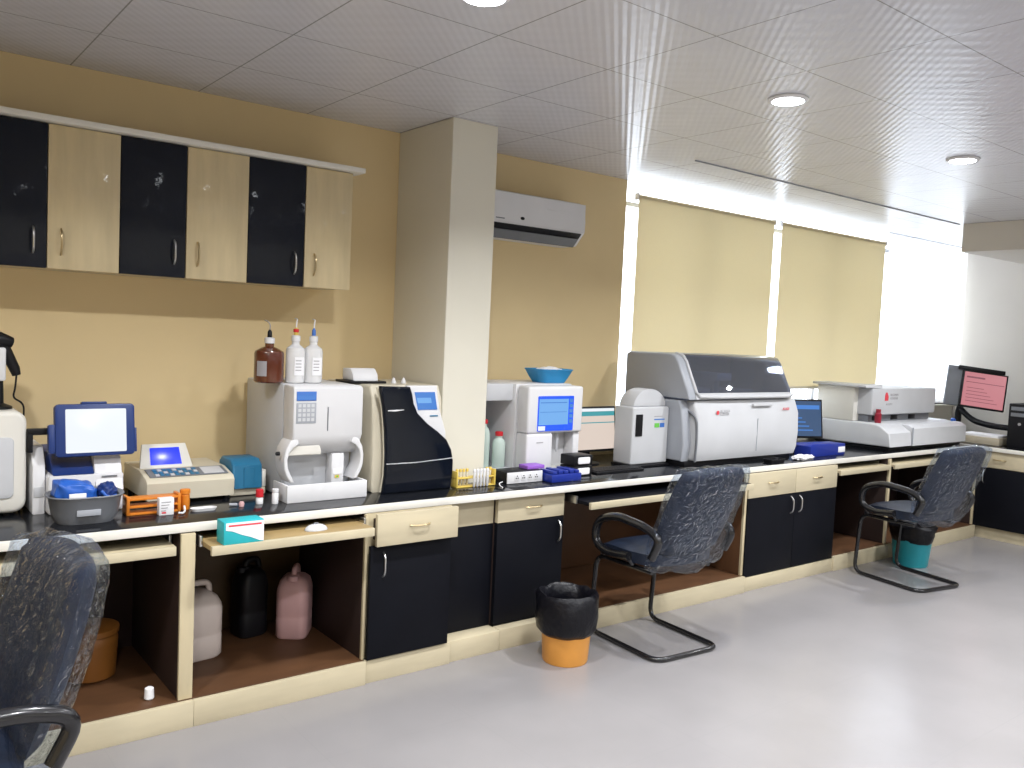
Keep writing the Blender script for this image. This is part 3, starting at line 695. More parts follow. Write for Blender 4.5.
t = thing('thermal_printer', 'small white printer on a dark base atop the black-fronted analyser', 'printer', (1.96, 3.68, 1.2585))
B().box(1.86, 2.05, 3.60, 3.76, 1.2586, 1.270, 'black', .003).done('base', t)
B().prism([(3.625, 1.2705), (3.74, 1.2705), (3.74, 1.325), (3.66, 1.328), (3.63, 1.30)], 'x', 1.885, 2.02, 'white', .008).done('body', t)
for x in (2.10, 2.155):
    o = single(B().lathe(x, 3.62, [(.013, 1.2586), (.014, 1.262), (.005, 1.285), (.001, 1.288)], 'white', 14), 'conical_stopper', 'small white conical cap beside the printer on the black-fronted analyser', 'cap', (x, 3.62, 1.2586), 'white caps on the black-fronted analyser')

# tube racks
t = thing('test_tube_rack', 'yellow test tube rack beside the pillar filled with tubes', 'rack', (2.41, 3.40, Z))
b = B(); b.box(2.333, 2.568, 3.385, 3.435, Z, .772, 'yellow', .002); b.box(2.333, 2.568, 3.385, 3.435, .808, .814, 'yellow', .001)
b.done('decks', t)
for xx in (2.333, 2.560): B().box(xx, xx+.008, 3.384, 3.436, Z, .846, 'yellow', .001).done('end_plate', t)
proto = None
for k in range(11):
    x = 2.352+k*.0200
    if k < 4 or k > 8:
        lab, cat, g, capm, bodym, rr = 'small test tube with yellow cap in the yellow rack', 'test tube', 'yellow-capped tubes in the yellow rack', 'yellow', 'creamp', .0065
    else:
        lab, cat, g, capm, bodym, rr = 'white test tube standing in the front of the yellow rack', 'test tube', 'white tubes in the yellow rack', 'white', 'white', .0068
    y = 3.412 if capm == 'yellow' else 3.378
    zb = .7725 if capm == 'yellow' else Z
    t = thing('test_tube', lab, cat, (x, y, zb), 0, g)
    B().lathe(x, y, [(.003, zb), (rr, zb+.005), (rr, .838), (rr*.9, .84)], bodym, 12).done('tube', t)
    B().lathe(x, y, [(rr*1.12, .8402), (rr*1.12, .852), (rr*.8, .855)], capm, 12).done('cap', t)

# haematology analyser
t = thing('haematology_analyser', 'white analyser with blue touchscreen and open bottle bay right of the pillar', 'analyser', (2.92, 3.72, Z))
b = B(); b.box(2.842, 3.245, 3.60, 3.95, Z, 1.256, 'white', .006); b.box(2.60, 2.8415, 3.86, 3.95, Z, 1.256, 'lgrey', .004); b.box(2.60, 2.8415, 3.62, 3.8595, 1.165, 1.256, 'lgrey', .006); b.box(2.60, 2.8415, 3.62, 3.8595, Z, .80, 'lgrey', .004); b.box(2.60, 2.612, 3.62, 3.8595, .8005, 1.1645, 'lgrey', .003); b.done('housing', t)
b = B(); b.box(2.853, 3.246, 3.50, 3.599, .995, 1.25, 'white', .014, 3); b.box(2.853, 3.035, 3.50, 3.599, Z, .9945, 'white', .012, 3); b.box(3.20, 3.246, 3.52, 3.599, Z, .9945, 'white', .008, 2); b.box(3.0355, 3.1995, 3.53, 3.599, Z, .80, 'offwhite', .006); b.done('front_column', t)
sc_ = B(); sc_.prism(rrect(2.918, 3.172, 1.008, 1.198, .006), 'y', 3.496, 3.5005, 'scr_deep', .001)
sc_ = sc_.done('display', t); sc_['label'] = 'blue lit touchscreen'
b = B(); b.box(2.924, 3.132, 3.4945, 3.4955, 1.042, 1.182, 'scr_sky', 0); b.box(2.922, 2.97, 3.4945, 3.4955, 1.012, 1.036, 'scr_white', 0)
for k in range(5): b.box(3.140, 3.165, 3.4945, 3.4955, 1.05+.028*k, 1.07+.028*k, 'scr_mid', 0)
b.box(2.932, 3.12, 3.494, 3.4946, 1.16, 1.165, 'scr_mid', 0); b.box(2.932, 3.12, 3.494, 3.4946, 1.11, 1.113, 'scr_mid', 0)
b.done('screen_content', sc_)
B().tube([(3.10, 3.545, .994), (3.10, 3.545, .90), (3.10, 3.545, .885)], [.012, .008, .003], 'lgrey', 12).done('sample_probe', t)
b = B(); b.box(2.92, 2.965, 3.4985, 3.5005, .945, .950, 'greyink', 0); b.done('badge', t)
for (x, y, h, lab) in ((2.712, 3.70, .235, 'taller clear reagent bottle with red cap in the bottle bay beside the pillar'), (2.792, 3.665, .17, 'short clear bottle with red cap at the front of the bottle bay'), (2.66, 3.79, .26, 'clear bottle with red cap at the back of the bottle bay')):
    t = thing('reagent_bottle', lab, 'bottle', (x, y, .8005))
    z = .8008
    B().lathe(x, y, [(.033, z), (.036, z+.005), (.036, z+h*.78), (.028, z+h*.88), (.018, z+h*.93), (.018, z+h)], 'liquid', 22).done('body', t)
    B().lathe(x, y, [(.022, z+h+.0003), (.022, z+h+.02), (.018, z+h+.023)], 'red', 18).done('cap', t)
# blue bowl on top
t = thing('plastic_bowl', 'azure blue oval bowl on top of the touchscreen analyser', 'bowl', (3.17, 3.72, 1.2565))
zq = 1.2567; rings = [rrx(3.17, 3.72, .085, .06, zq, .03), rrx(3.17, 3.72, .105, .072, zq+.03, .035), rrx(3.17, 3.72, .125, .085, zq+.068, .04), rrx(3.17, 3.72, .132, .090, zq+.074, .045), rrx(3.17, 3.72, .130, .088, zq+.078, .045), rrx(3.17, 3.72, .118, .078, zq+.068, .038), rrx(3.17, 3.72, .10, .068, zq+.03, .03), rrx(3.17, 3.72, .08, .055, zq+.006, .025)]
B().hull(rings, 'azure').done('bowl', t)
tb = bmesh.new(); bmesh.ops.create_icosphere(tb, subdivisions=3, radius=1)
for v in tb.verts: v.co = Vector((3.18+.10*v.co.x, 3.73+.06*v.co.y, zq+.058+.030*v.co.z+.010*noise.noise(v.co*3)))
b = B(); b._take(tb, 'paper'); single(b, 'cotton_wad', 'white cotton wad lying in the azure blue bowl', 'cotton', (3.18, 3.73, zq+.03), None, 70)

# extension socket box
t = thing('extension_socket_box', 'flat white and black socket box in front of the bottle bay', 'socket box', (2.74, 3.44, Z))
B().box(2.625, 2.862, 3.372, 3.495, Z, .826, 'black', .004).done('body', t)
B().box(2.628, 2.859, 3.366, 3.3715, Z+.002, .824, 'white', .002).done('front_plate', t)
for k in range(4):
    x = 2.69+.042*k; b = B(); b.box(x-.014, x+.014, 3.3635, 3.3658, .78, .812, 'white', .001); b.lathe(0, 0, [(.0035, 0), (.0035, .001)], 'black', 10, mx=face_front(x-.006, 3.3634, .794)); b.lathe(0, 0, [(.0035, 0), (.0035, .001)], 'black', 10, mx=face_front(x+.006, 3.3634, .794)); b.lathe(0, 0, [(.0035, 0), (.0035, .001)], 'black', 10, mx=face_front(x, 3.3634, .805)); b.done('socket', t)
single(B().box(2.785, 2.90, 3.40, 3.475, .8265, .846, 'purple', .003), 'reagent_box', 'small purple carton lying on the socket box', 'box', (2.84, 3.44, .8265))
b = B(); b.tube(fillet([(2.628, 3.40, .775), (2.59, 3.385, .772), (2.565, 3.34, .768), (2.55, 3.30, .768)], .03), .003, 'paper', 6); single(b, 'power_cable', 'thin pale cable lying by the yellow tube rack', 'cable', (2.59, 3.37, Z))
t = thing('sample_tray', 'deep blue sample tray at the front edge under the touchscreen', 'tray', (2.97, 3.35, Z))
b = B(); b.box(2.868, 3.075, 3.30, 3.42, Z, .808, 'dblue', .006); b.done('tray', t)
b = B()
for k in range(5): b.box(2.880+k*.038, 2.910+k*.038, 3.305, 3.415, .8085, .824+.005*(k % 2), 'dblue', .004)
b.done('sample_wells', t)
for k in range(2):
    t = thing('card_reader', ['small black reader with white front lying on the worktop, under its twin', 'small black reader with white front stacked on top of its twin'][k], 'reader', (3.175, 3.45, Z+.058*k), 0, 'stacked small readers')
    z0 = Z+.058*k+.0004*k; B().box(3.105, 3.245, 3.40, 3.512, z0, z0+.056, 'black', .005).done('body', t)
    B().prism(rrect(3.135, 3.222, z0+.010, z0+.046, .008), 'y', 3.396, 3.4008, 'paper', .001).done('front_plate', t)

# desktop monitor behind
t = thing('computer_monitor', 'black-framed monitor showing a pale web page behind the readers', 'monitor', (3.52, 3.70, Z))
b = B(); b.lathe(3.50, 3.74, [(.10, Z), (.10, Z+.008), (.03, Z+.014)], 'black', 28, 1, .75); b.box(3.475, 3.525, 3.72, 3.745, Z+.012, .90, 'black', .005); b.done('stand', t)
mx = Matrix.Translation((3.5, 3.70, .86)) @ Matrix.Rotation(math.radians(-6), 4, 'X') @ Matrix.Translation((-3.5, -3.70, -.86))
sb = B(); sb.box(3.29, 3.712, 3.69, 3.715, .842, 1.112, 'black', .005, mx=mx); sb = sb.done('screen_frame', t)
b = B(); x0, x1 = 3.303, 3.698
b.box(x0, x1, 3.6865, 3.6898, .856, 1.10, 'scr_peach', 0, mx=mx); b.box(x0, x1, 3.6855, 3.6866, 1.055, 1.082, 'scr_teal', 0, mx=mx); b.box(x0, x1, 3.6855, 3.6866, 1.083, 1.10, 'scr_white', 0, mx=mx); b.box(x0, x1, 3.6855, 3.6866, 1.012, 1.018, 'scr_teal', 0, mx=mx); b.done('display', sb)
t = thing('keyboard', 'black keyboard lying in front of the pale-page monitor', 'keyboard', (3.5, 3.47, Z))
B().box(3.28, 3.66, 3.40, 3.53, Z, Z+.014, 'black', .004).done('keyboard_body', t)
b = B()
for i in range(17):
    for j in range(5): b.box(3.292+i*.0212, 3.309+i*.0212, 3.41+j*.0225, 3.428+j*.0225, Z+.0143, Z+.019, 'black', .001, 1)
b.done('keys', t)

# electrolyte analyser
t = thing('electrolyte_analyser', 'upright grey-white analyser with domed top, black slot and green badge', 'analyser', (3.9, 3.7, Z))
B().box(3.69, 4.013, 3.53, 3.71, Z, Z+.016, 'black', .006).done('base', t)
B().prism(rrect(3.695, 4.010, Z+.0165, 1.125, .012), 'y', 3.55, 3.70, 'lgrey', .010, 3).done('housing', t)
arc = [(3.725, 1.1255)]+[(3.865+.140*math.cos(math.radians(a)), 1.1255+.105*math.sin(math.radians(a))) for a in range(180, -1, -12)][1:-1]+[(4.005, 1.1255)]
B().prism(arc, 'y', 3.575, 3.698, 'lgrey', .008).done('dome', t)
B().box(3.722, 3.778, 3.544, 3.5505, .952, 1.082, 'black', .003).done('sample_slot', t)
b = B(); b.box(3.885, 3.925, 3.548, 3.5505, 1.0, 1.026, 'green', 0); b.box(3.932, 3.970, 3.548, 3.5505, 1.0, 1.026, 'inkblue', 0); b.box(3.88, 3.97, 3.5485, 3.5505, 1.045, 1.052, 'scr_mid', 0); b.box(3.88, 3.95, 3.5485, 3.5505, 1.065, 1.069, 'greyink', 0); b.done('badge', t)

t.location.x -= .05; t.location.y -= .05
# big chemistry analyser
t = thing('chemistry_analyser', 'largest grey bench analyser with smoked lid window and red badge', 'analyser', (4.55, 3.65, Z))
x0, x1 = 4.0, 5.08
body = [(3.37, .80), (3.90, .80), (3.90, 1.17), (3.42, 1.175), (3.385, 1.165), (3.352, 1.08), (3.345, .95), (3.352, .85)]
b = B(); b.prism(body, 'x', 4.075, x1+.05, 'lgrey', .022, 4); b.done('front_housing', t)
b = B(); b.prism([(3.40, .80), (3.90, .80), (3.90, 1.168), (3.44, 1.168), (3.415, 1.12), (3.395, 1.0), (3.385, .9)], 'x', x0, 4.073, 'grey', .012, 3); b.done('side_panel', t)['label'] = 'darker grey side panel'
b = B(); b.tube(fillet([(4.075, 3.352, .80), (4.074, 3.345, .95), (4.072, 3.352, 1.06), (4.066, 3.40, 1.10), (4.02, 3.55, 1.145), (3.998, 3.62, 1.15)], .06), .007, 'mgrey', 8); b.done('seam', t)
B().box(4.02, x1+.02, 3.385, 3.89, Z, .799, 'black', .004).done('base', t)
lid = [(3.90, 1.178), (3.90, 1.43), (3.87, 1.447), (3.53, 1.447), (3.49, 1.435), (3.46, 1.40), (3.37, 1.22), (3.362, 1.178)]
# lid: side cheeks, rear hood and frame round a smoked window
b = B(); b.prism(lid, 'x', x0, 4.07, 'grey', .012, 3); ld_ = b.done('lid', t); ld_['label'] = 'grey hinged lid'
b = B(); lid_r = [(3.90, 1.178), (3.90, 1.42), (3.87, 1.44), (3.56, 1.44), (3.50, 1.40), (3.40, 1.23), (3.39, 1.178)]
b.prism(lid_r, 'x', x1-.03, x1+.012, 'grey', .012, 3); b.done('lid_cheek', t)
B().prism([(3.90, 1.178), (3.90, 1.43), (3.87, 1.4465), (3.55, 1.4465), (3.55, 1.43), (3.86, 1.43), (3.88, 1.41), (3.88, 1.178)], 'x', 4.071, x1-.031, 'grey', .003).done('lid_hood', t)
B().prism([(3.362, 1.178), (3.41, 1.178), (3.41, 1.195), (3.383, 1.215), (3.37, 1.215)], 'x', 4.071, x1-.031, 'lgrey', .004).done('lid_front_bar', t)
B().prism([(3.3735, 1.216), (3.381, 1.214), (3.482, 1.418), (3.549, 1.4315), (3.549, 1.446), (3.53, 1.446), (3.492, 1.434), (3.464, 1.40)], 'x', 4.071, x1-.031, 'smoke', .001).done('lid_window', t)['label'] = 'smoked transparent lid window'
b = B(); b.tube([(4.072, 3.545, 1.449), (4.072, 3.488, 1.437), (4.072, 3.458, 1.402), (4.072, 3.366, 1.219), (4.10, 3.36, 1.196), (4.3, 3.358, 1.190), (5.0, 3.358, 1.190), (5.06, 3.37, 1.20)], .010, 'lgrey', 8); b.done('lid_rim', t)
b = B(); b.box(4.12, x1-.06, 3.45, 3.87, 1.171, 1.190, 'mgrey', .003)
b.lathe(4.35, 3.66, [(.13, 1.1905), (.13, 1.23), (.05, 1.235)], 'lgrey', 28); b.lathe(4.76, 3.66, [(.16, 1.1905), (.16, 1.22), (.05, 1.225)], 'grey', 28); b.box(4.52, 4.58, 3.60, 3.90, 1.1905, 1.33, 'white', .006); b.box(4.45, 4.60, 3.52, 3.58, 1.28, 1.33, 'white', .006); b.done('reagent_deck', t)
b = B(); b.lathe(0, 0, [(.013, 0), (.013, .0015)], 'redink', 16, mx=face_front(4.262, 3.3485, 1.096)); b.done('logo', t)
text('BECKMAN', .020, face_front(4.285, 3.348, 1.098), 'greyink', t); text('COULTER', .020, face_front(4.285, 3.348, 1.080), 'greyink', t)
text('AU480', .026, face_front(4.93, 3.348, 1.098), 'redink', t)
b = B(); b.box(4.665, 4.668, 3.344, 3.347, .84, 1.05, 'grey', 0); b.done('panel_gap', t)
b = B(); b.box(4.62, 4.82, 3.349, 3.366, 1.128, 1.144, 'lgrey', .004); b.done('lid_grip', t)

t.location.x -= .03
# things between the two large analysers
t = thing('tablet_monitor', 'dark blue lit monitor between the two large analysers', 'monitor', (5.6, 3.7, Z))
mx = Matrix.Translation((5.6, 3.66, .84)) @ Matrix.Rotation(math.radians(-22), 4, 'Z') @ Matrix.Rotation(math.radians(-8), 4, 'X') @ Matrix.Translation((-5.6, -3.66, -.84))
b = B(); b.box(5.50, 5.70, 3.68, 3.80, Z, Z+.012, 'black', .004); b.box(5.57, 5.63, 3.70, 3.73, Z+.011, .90, 'black', .004); b.done('stand', t)
fr = B(); fr.box(5.40, 5.79, 3.65, 3.675, .845, 1.135, 'black', .006, mx=mx); fr = fr.done('screen_frame', t)
b = B(); b.box(5.415, 5.775, 3.6475, 3.6498, .86, 1.12, 'scr_night', 0, mx=mx); b.box(5.43, 5.76, 3.6465, 3.6476, 1.06, 1.09, 'scr_mid', 0, mx=mx)
for k in range(5): b.box(5.43, 5.70-.03*k, 3.6465, 3.6476, .90+.03*k, .908+.03*k, 'scr_mid', 0, mx=mx)
b.done('display', fr)
t = thing('glove_box', 'deep blue carton with a white end label beside the long analyser', 'box', (5.5, 3.36, Z))
B().prism([(5.23, Z), (5.66, Z), (5.66, .845), (5.25, .855), (5.23, .84)], 'y', 3.33, 3.46, 'dblue', .005).done('box', t)
B().box(5.57, 5.655, 3.3275, 3.3302, .785, .825, 'paper', .001).done('end_label', t)
for (x, y, s_, lab) in ((5.05, 3.29, 1., 'crumpled white tissue at the counter edge below the largest analyser'), (5.17, 3.31, .75, 'smaller crumpled white tissue next to the blue carton')):
    tb = bmesh.new(); bmesh.ops.create_icosphere(tb, subdivisions=4, radius=1)
    for v in tb.verts:
        n_ = v.co.copy(); q = 1+.5*noise.noise(n_*2.5+Vector((x*9, 0, 0)))+.2*noise.noise(n_*7)
        v.co = Vector((x+.06*s_*n_.x*q, y+.04*s_*n_.y*q, Z+max(0, .016*s_+.020*s_*n_.z*q)))
    b = B(); b._take(tb, 'paper'); single(b, 'tissue', lab, 'tissue', (x, y, Z), None, 80)
t = thing('marker_tray', 'small black open tray in front of the largest analyser', 'tray', (4.75, 3.28, Z))
rings = [rrx(4.75, 3.285, .07, .030, Z, .008), rrx(4.75, 3.285, .078, .036, Z+.026, .010), rrx(4.75, 3.285, .074, .032, Z+.026, .009), rrx(4.75, 3.285, .066, .027, Z+.004, .007)]
B().hull(rings, 'black').done('tray', t)

# long immunoassay analyser
t = thing('immunoassay_analyser', 'long low grey analyser with upper rear block before the white curtain', 'analyser', (6.75, 3.6, Z))
B().box(6.20, 7.36, 3.30, 3.92, Z, Z+.018, 'black', .004).done('base', t)
b = B(); b.prism([(3.265, .80), (3.93, .79), (3.93, .965), (3.42, .965), (3.36, .955), (3.275, .90)], 'x', 6.16, 7.34, 'lgrey', .012, 3); b.done('lower_body', t)
b = B(); b.prism([(3.255, .80), (3.264, .795), (3.35, .958), (3.30, .955), (3.258, .93)], 'x', 6.48, 7.36, 'lgrey', .004); b.done('front_cover', t)
b = B(); b.box(6.22, 7.22, 3.46, 3.93, 1.02, 1.228, 'lgrey', .012, 3); ub = b.done('upper_body', t)
b = B(); b.box(6.24, 7.20, 3.50, 3.92, .9655, 1.0195, 'mgrey', .003)
for k in range(3): b.box(6.30+.28*k, 6.40+.28*k, 3.495, 3.505, .975, 1.01, 'black', .002)
b.done('dark_gap', t)
b = B(); b.box(6.165, 6.26, 3.58, 3.90, .9655, 1.232, 'offwhite', .006); b.done('side_tower', t)
b = B(); b.prism([(3.46, 1.233), (3.92, 1.233), (3.92, 1.252), (3.47, 1.252)], 'x', 6.12, 6.36, 'lgrey', .004); b.done('top_flap', t)
b = B(); b.box(6.475, 6.478, 3.252, 3.262, .81, .94, 'grey', 0); b.done('panel_gap', t)
b = B(); b.prism([(6.40, 1.13), (6.45, 1.13), (6.45, 1.165), (6.43, 1.195), (6.41, 1.195), (6.40, 1.17)], 'y', 3.4575, 3.4598, 'redink', 0); b.done('logo', ub)
text('BECKMAN', .026, face_front(6.48, 3.459, 1.168), 'greyink', ub); text('COULTER', .026, face_front(6.48, 3.459, 1.140), 'greyink', ub)
text('ACCESS 2', .022, face_front(6.42, 3.459, 1.095), 'greyink', ub)
t = thing('reagent_vial', 'dark red vial standing on the long low analyser', 'vial', (6.26, 3.428, .9655))
B().lathe(6.26, 3.428, [(.022, .9657), (.024, .97), (.024, 1.035), (.016, 1.045)], 'darkred', 18).done('body', t)
B().lathe(6.26, 3.428, [(.018, 1.0453), (.018, 1.07)], 'darkred', 18).done('cap', t)

# far corner: arm-mounted pink screen, computer, papers
t = thing('arm_monitor', 'monitor with a pink lit page on a black swing arm in the far corner', 'monitor', (7.95, 3.45, Z))
mx = Matrix.Translation((8.0, 3.42, 1.2)) @ Matrix.Rotation(math.radians(-52), 4, 'Z') @ Matrix.Rotation(math.radians(-10), 4, 'X') @ Matrix.Rotation(math.radians(6), 4, 'Y')
fr = B(); fr.box(-.185, .185, -.012, .02, -.165, .165, 'black', .006, mx=mx); fr = fr.done('screen_frame', t)
b = B(); b.box(-.168, .170, -.0145, -.0122, -.15, .152, 'scr_pink', 0, mx=mx); b.box(-.15, .16, -.0155, -.0146, .06, .066, 'scr_line', 0, mx=mx); b.box(-.15, .0, -.0155, -.0146, .10, .115, 'scr_line', 0, mx=mx)
for k in range(5): b.box(-.14, .12-.03*k, -.0155, -.0146, -.11+.03*k, -.105+.03*k, 'scr_line', 0, mx=mx)
b.done('display', fr)
b = B(); b.box(-.30, .14, .025, .06, -.16, .20, 'mgrey', .006, mx=mx); b.box(-.22, .16, .0, .06, .168, .205, 'black', .006, mx=mx); b.done('back_housing', t)
b = B(); b.tube(fillet([(8.0, 3.62, Z+.001), (8.0, 3.62, 1.02), (8.0, 3.58, 1.12), (8.01, 3.47, 1.19)], .05), .028, 'black', 12); b.lathe(8.0, 3.62, [(.10, Z), (.10, Z+.012), (.03, Z+.03)], 'black', 24); b.done('post', t)
b = B(); b.tube(fillet([(8.0, 3.60, 1.02), (7.97, 3.48, .93), (7.95, 3.30, .90), (7.95, 3.06, .90)], .08), .026, 'black', 12); b.done('arm', t)
t = thing('computer_tower', 'black computer tower on the far return counter', 'computer', (7.75, 2.9, Z))
B().box(7.56, 7.95, 2.84, 3.02, Z, 1.135, 'black', .008).done('case', t)
b = B(); b.box(7.5555, 7.5598, 2.86, 3.0, 1.03, 1.06, 'mgrey', .001); b.box(7.5555, 7.5598, 2.86, 3.0, 1.08, 1.11, 'mgrey', .001); b.lathe(0, 0, [(.012, 0), (.012, .003)], 'steel', 14, mx=Matrix.Translation((7.559, 2.93, .97)) @ Matrix.Rotation(-PI/2, 4, 'Y')); b.done('front_bays', t)
t = thing('document_box', 'beige open box of papers below the swing arm in the far corner', 'box', (7.75, 3.25, Z))
b = B(); b.box(7.62, 7.86, 3.10, 3.44, Z, Z+.06, 'beige', .003); b.done('box', t)
b = B(); b.box(7.632, 7.848, 3.115, 3.425, Z+.0605, Z+.08, 'paper', .002); b.done('paper_stack', t)
t = thing('wash_bottle', 'small beige bottle standing beside the long low analyser', 'bottle', (7.56, 3.46, Z))
B().lathe(7.56, 3.46, [(.036, Z), (.04, Z+.005), (.04, .89), (.02, .93)], 'beige', 20).done('body', t)
B().lathe(7.56, 3.46, [(.022, .9303), (.022, .955), (.008, .965)], 'bluep', 16).done('cap', t)

# things on the keyboard shelf and under the bench
t = thing('glove_carton', 'teal and white carton on the pulled-out keyboard shelf', 'box', (1.175, 3.11, .7005))
B().box(1.098, 1.250, 3.083, 3.16, .7005, .786, 'tealcard', .002).done('box', t)
b = B(); b.prism([(1.105, .782), (1.2495, .782), (1.2495, .704), (1.235, .706), (1.20, .722), (1.165, .734), (1.13, .75), (1.105, .755)], 'y', 3.0815, 3.0828, 'paper', 0); b.prism([(1.115, .774), (1.24, .774), (1.24, .768), (1.115, .768)], 'y', 3.0805, 3.0814, 'redink', 0); b.done('printed_front', t)
t = thing('computer_mouse', 'pale grey mouse on the keyboard shelf', 'mouse', (1.50, 3.16, .7005))
tb = bmesh.new(); bmesh.ops.create_icosphere(tb, subdivisions=4, radius=1)
for v in tb.verts: v.co = Vector((1.50+.048*v.co.x, 3.16+.030*v.co.y, .7008+max(0, .024*v.co.z)))
b = B(); b._take(tb, 'lgrey'); b.done('shell', t, 60)
B().tube([(1.490, 3.16, .7265), (1.508, 3.16, .7265)], .004, 'mgrey', 10).done('wheel', t)

def jerry(name, label, x, y, hx, hy, h, m, rz=0.):
    z0 = .1035
    t = thing(name, label, 'jerry can', (x, y, z0), rz)
    mx = Matrix.Translation((x, y, z0)) @ Matrix.Rotation(rz, 4, 'Z')
    def rr(sx, sy, z): return [(p[0], p[1], z) for p in rrect(-hx*sx, hx*sx, -hy*sy, hy*sy, min(hx*sx, hy*sy)*.55, 6)]
    b = B(); b.hull([rr(.90, .9, 0), rr(1, 1, .012), rr(1, 1, h*.30), rr(.975, .975, h*.32), rr(1, 1, h*.34), rr(1, 1, h*.66), rr(.97, .97, h*.72), rr(.80, .86, h*.82), rr(.55, .6, h*.875), rr(.35, .4, h*.885)], m, mx=mx); b.done('body', t, 50)
    b = B(); b.tube(fillet([(hx*.62, 0, h*.78), (hx*.60, 0, h*.985), (-hx*.30, 0, h*.985), (-hx*.42, 0, h*.86)], .03), .013, m, 12, mx=mx); b.done('grip', t)
    b = B(); b.lathe(-hx*.30, hy*.0, [(.024, h*.886), (.024, h*.905)], m, 20, mx=mx); b.lathe(-hx*.62, 0, [(.022, h*.84), (.024, h*.84), (.024, h*.90), (.02, h*.91)], m, 20, mx=mx); b.done('cap', t)
    return t
jerry('jerry_can', 'milky white jerry can under the bench, half behind the bay post', 1.165, 3.60, .100, .085, .315, 'hdpe', .1)
jerry('jerry_can', 'pink jerry can standing in the open bay under the bench', 1.628, 3.63, .086, .072, .315, 'pink', math.radians(55))
jerry('jerry_can', 'dark can in the shadow behind the pink jerry can', 1.455, 3.735, .070, .062, .35, 'black', .2)
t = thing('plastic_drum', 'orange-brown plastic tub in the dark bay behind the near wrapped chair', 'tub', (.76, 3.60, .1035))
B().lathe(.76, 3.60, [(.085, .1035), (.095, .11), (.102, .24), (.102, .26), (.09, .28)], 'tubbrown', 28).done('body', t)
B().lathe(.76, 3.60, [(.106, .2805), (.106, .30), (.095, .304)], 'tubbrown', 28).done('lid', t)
single(B().lathe(.895, 3.26, [(.014, .1035), (.018, .108), (.016, .145), (.008, .15)], 'paper', 16), 'bottle_cap', 'tiny white pot on the board of the near knee bay', 'pot', (.895, 3.26, .1035))

# ------------------------------------------------------------------ chairs
def shell(b, m, w, zlo, zhi, th, lean, y0, n=26, crinkle=0., seed=0., bend=.05, flare=0., skirt=0., rnd=.55):
    """a rounded slab: two sheets meeting at the rim; lean: rearward shift from bottom to top"""
    t = bmesh.new(); g = {}
    for side in (1, -1):
        for i in range(n+1):
            for j in range(n+1):
                u, v = 2*i/n-1, 2*j/n-1
                rim = i in (0, n) or j in (0, n)
                if side == -1 and rim: g[side, i, j] = g[1, i, j]; continue
                uu = u*math.sqrt(1-rnd*v*v/2); vv = v*math.sqrt(1-rnd*u*u/2)
                q = max(abs(u), abs(v)); h = th/2*math.sqrt(max(0, 1-q**5))
                tz = (vv+1)/2; wz = w*(1+flare*(1-tz))
                x = uu*wz/2; z = zlo+(zhi-zlo)*tz
                y = y0-lean*tz**1.15+side*h+bend*(uu*uu)-.02*math.sin(tz*PI)
                p = Vector((x, y, z))
                if crinkle:
                    s_ = Vector((seed, seed*.7, -seed))
                    f = crinkle*(noise.noise(Vector((x*9, y*9, z*4))+s_)+.6*noise.noise(Vector((x*26, y*26, z*13))+s_)+.35*noise.noise(Vector((x*60, y*60, z*60))+s_))
                    p.y += side*(f+crinkle*.6)
                    if rim: p.x += (1 if u > 0 else -1)*crinkle*(.8+.9*noise.noise(Vector((z*16, u, seed)))); p.z += crinkle*1.1*noise.noise(Vector((x*18, v*3, seed)))
                    if skirt and tz < .25: p.z -= skirt*(.25-tz)*4*(.5+.5*noise.noise(Vector((x*12, seed, 0)))+.3); p.y -= skirt*.3*(.25-tz)*4
                g[side, i, j] = t.verts.new(p)
    for side in (1, -1):
        for i in range(n):
            for j in range(n):
                f = [g[side, i, j], g[side, i+1, j], g[side, i+1, j+1], g[side, i, j+1]]
                f = f if side == -1 else f[::-1]
                if len(set(f)) == 4:
                    try: t.faces.new(f)
                    except ValueError: pass
    b._take(t, m); return b
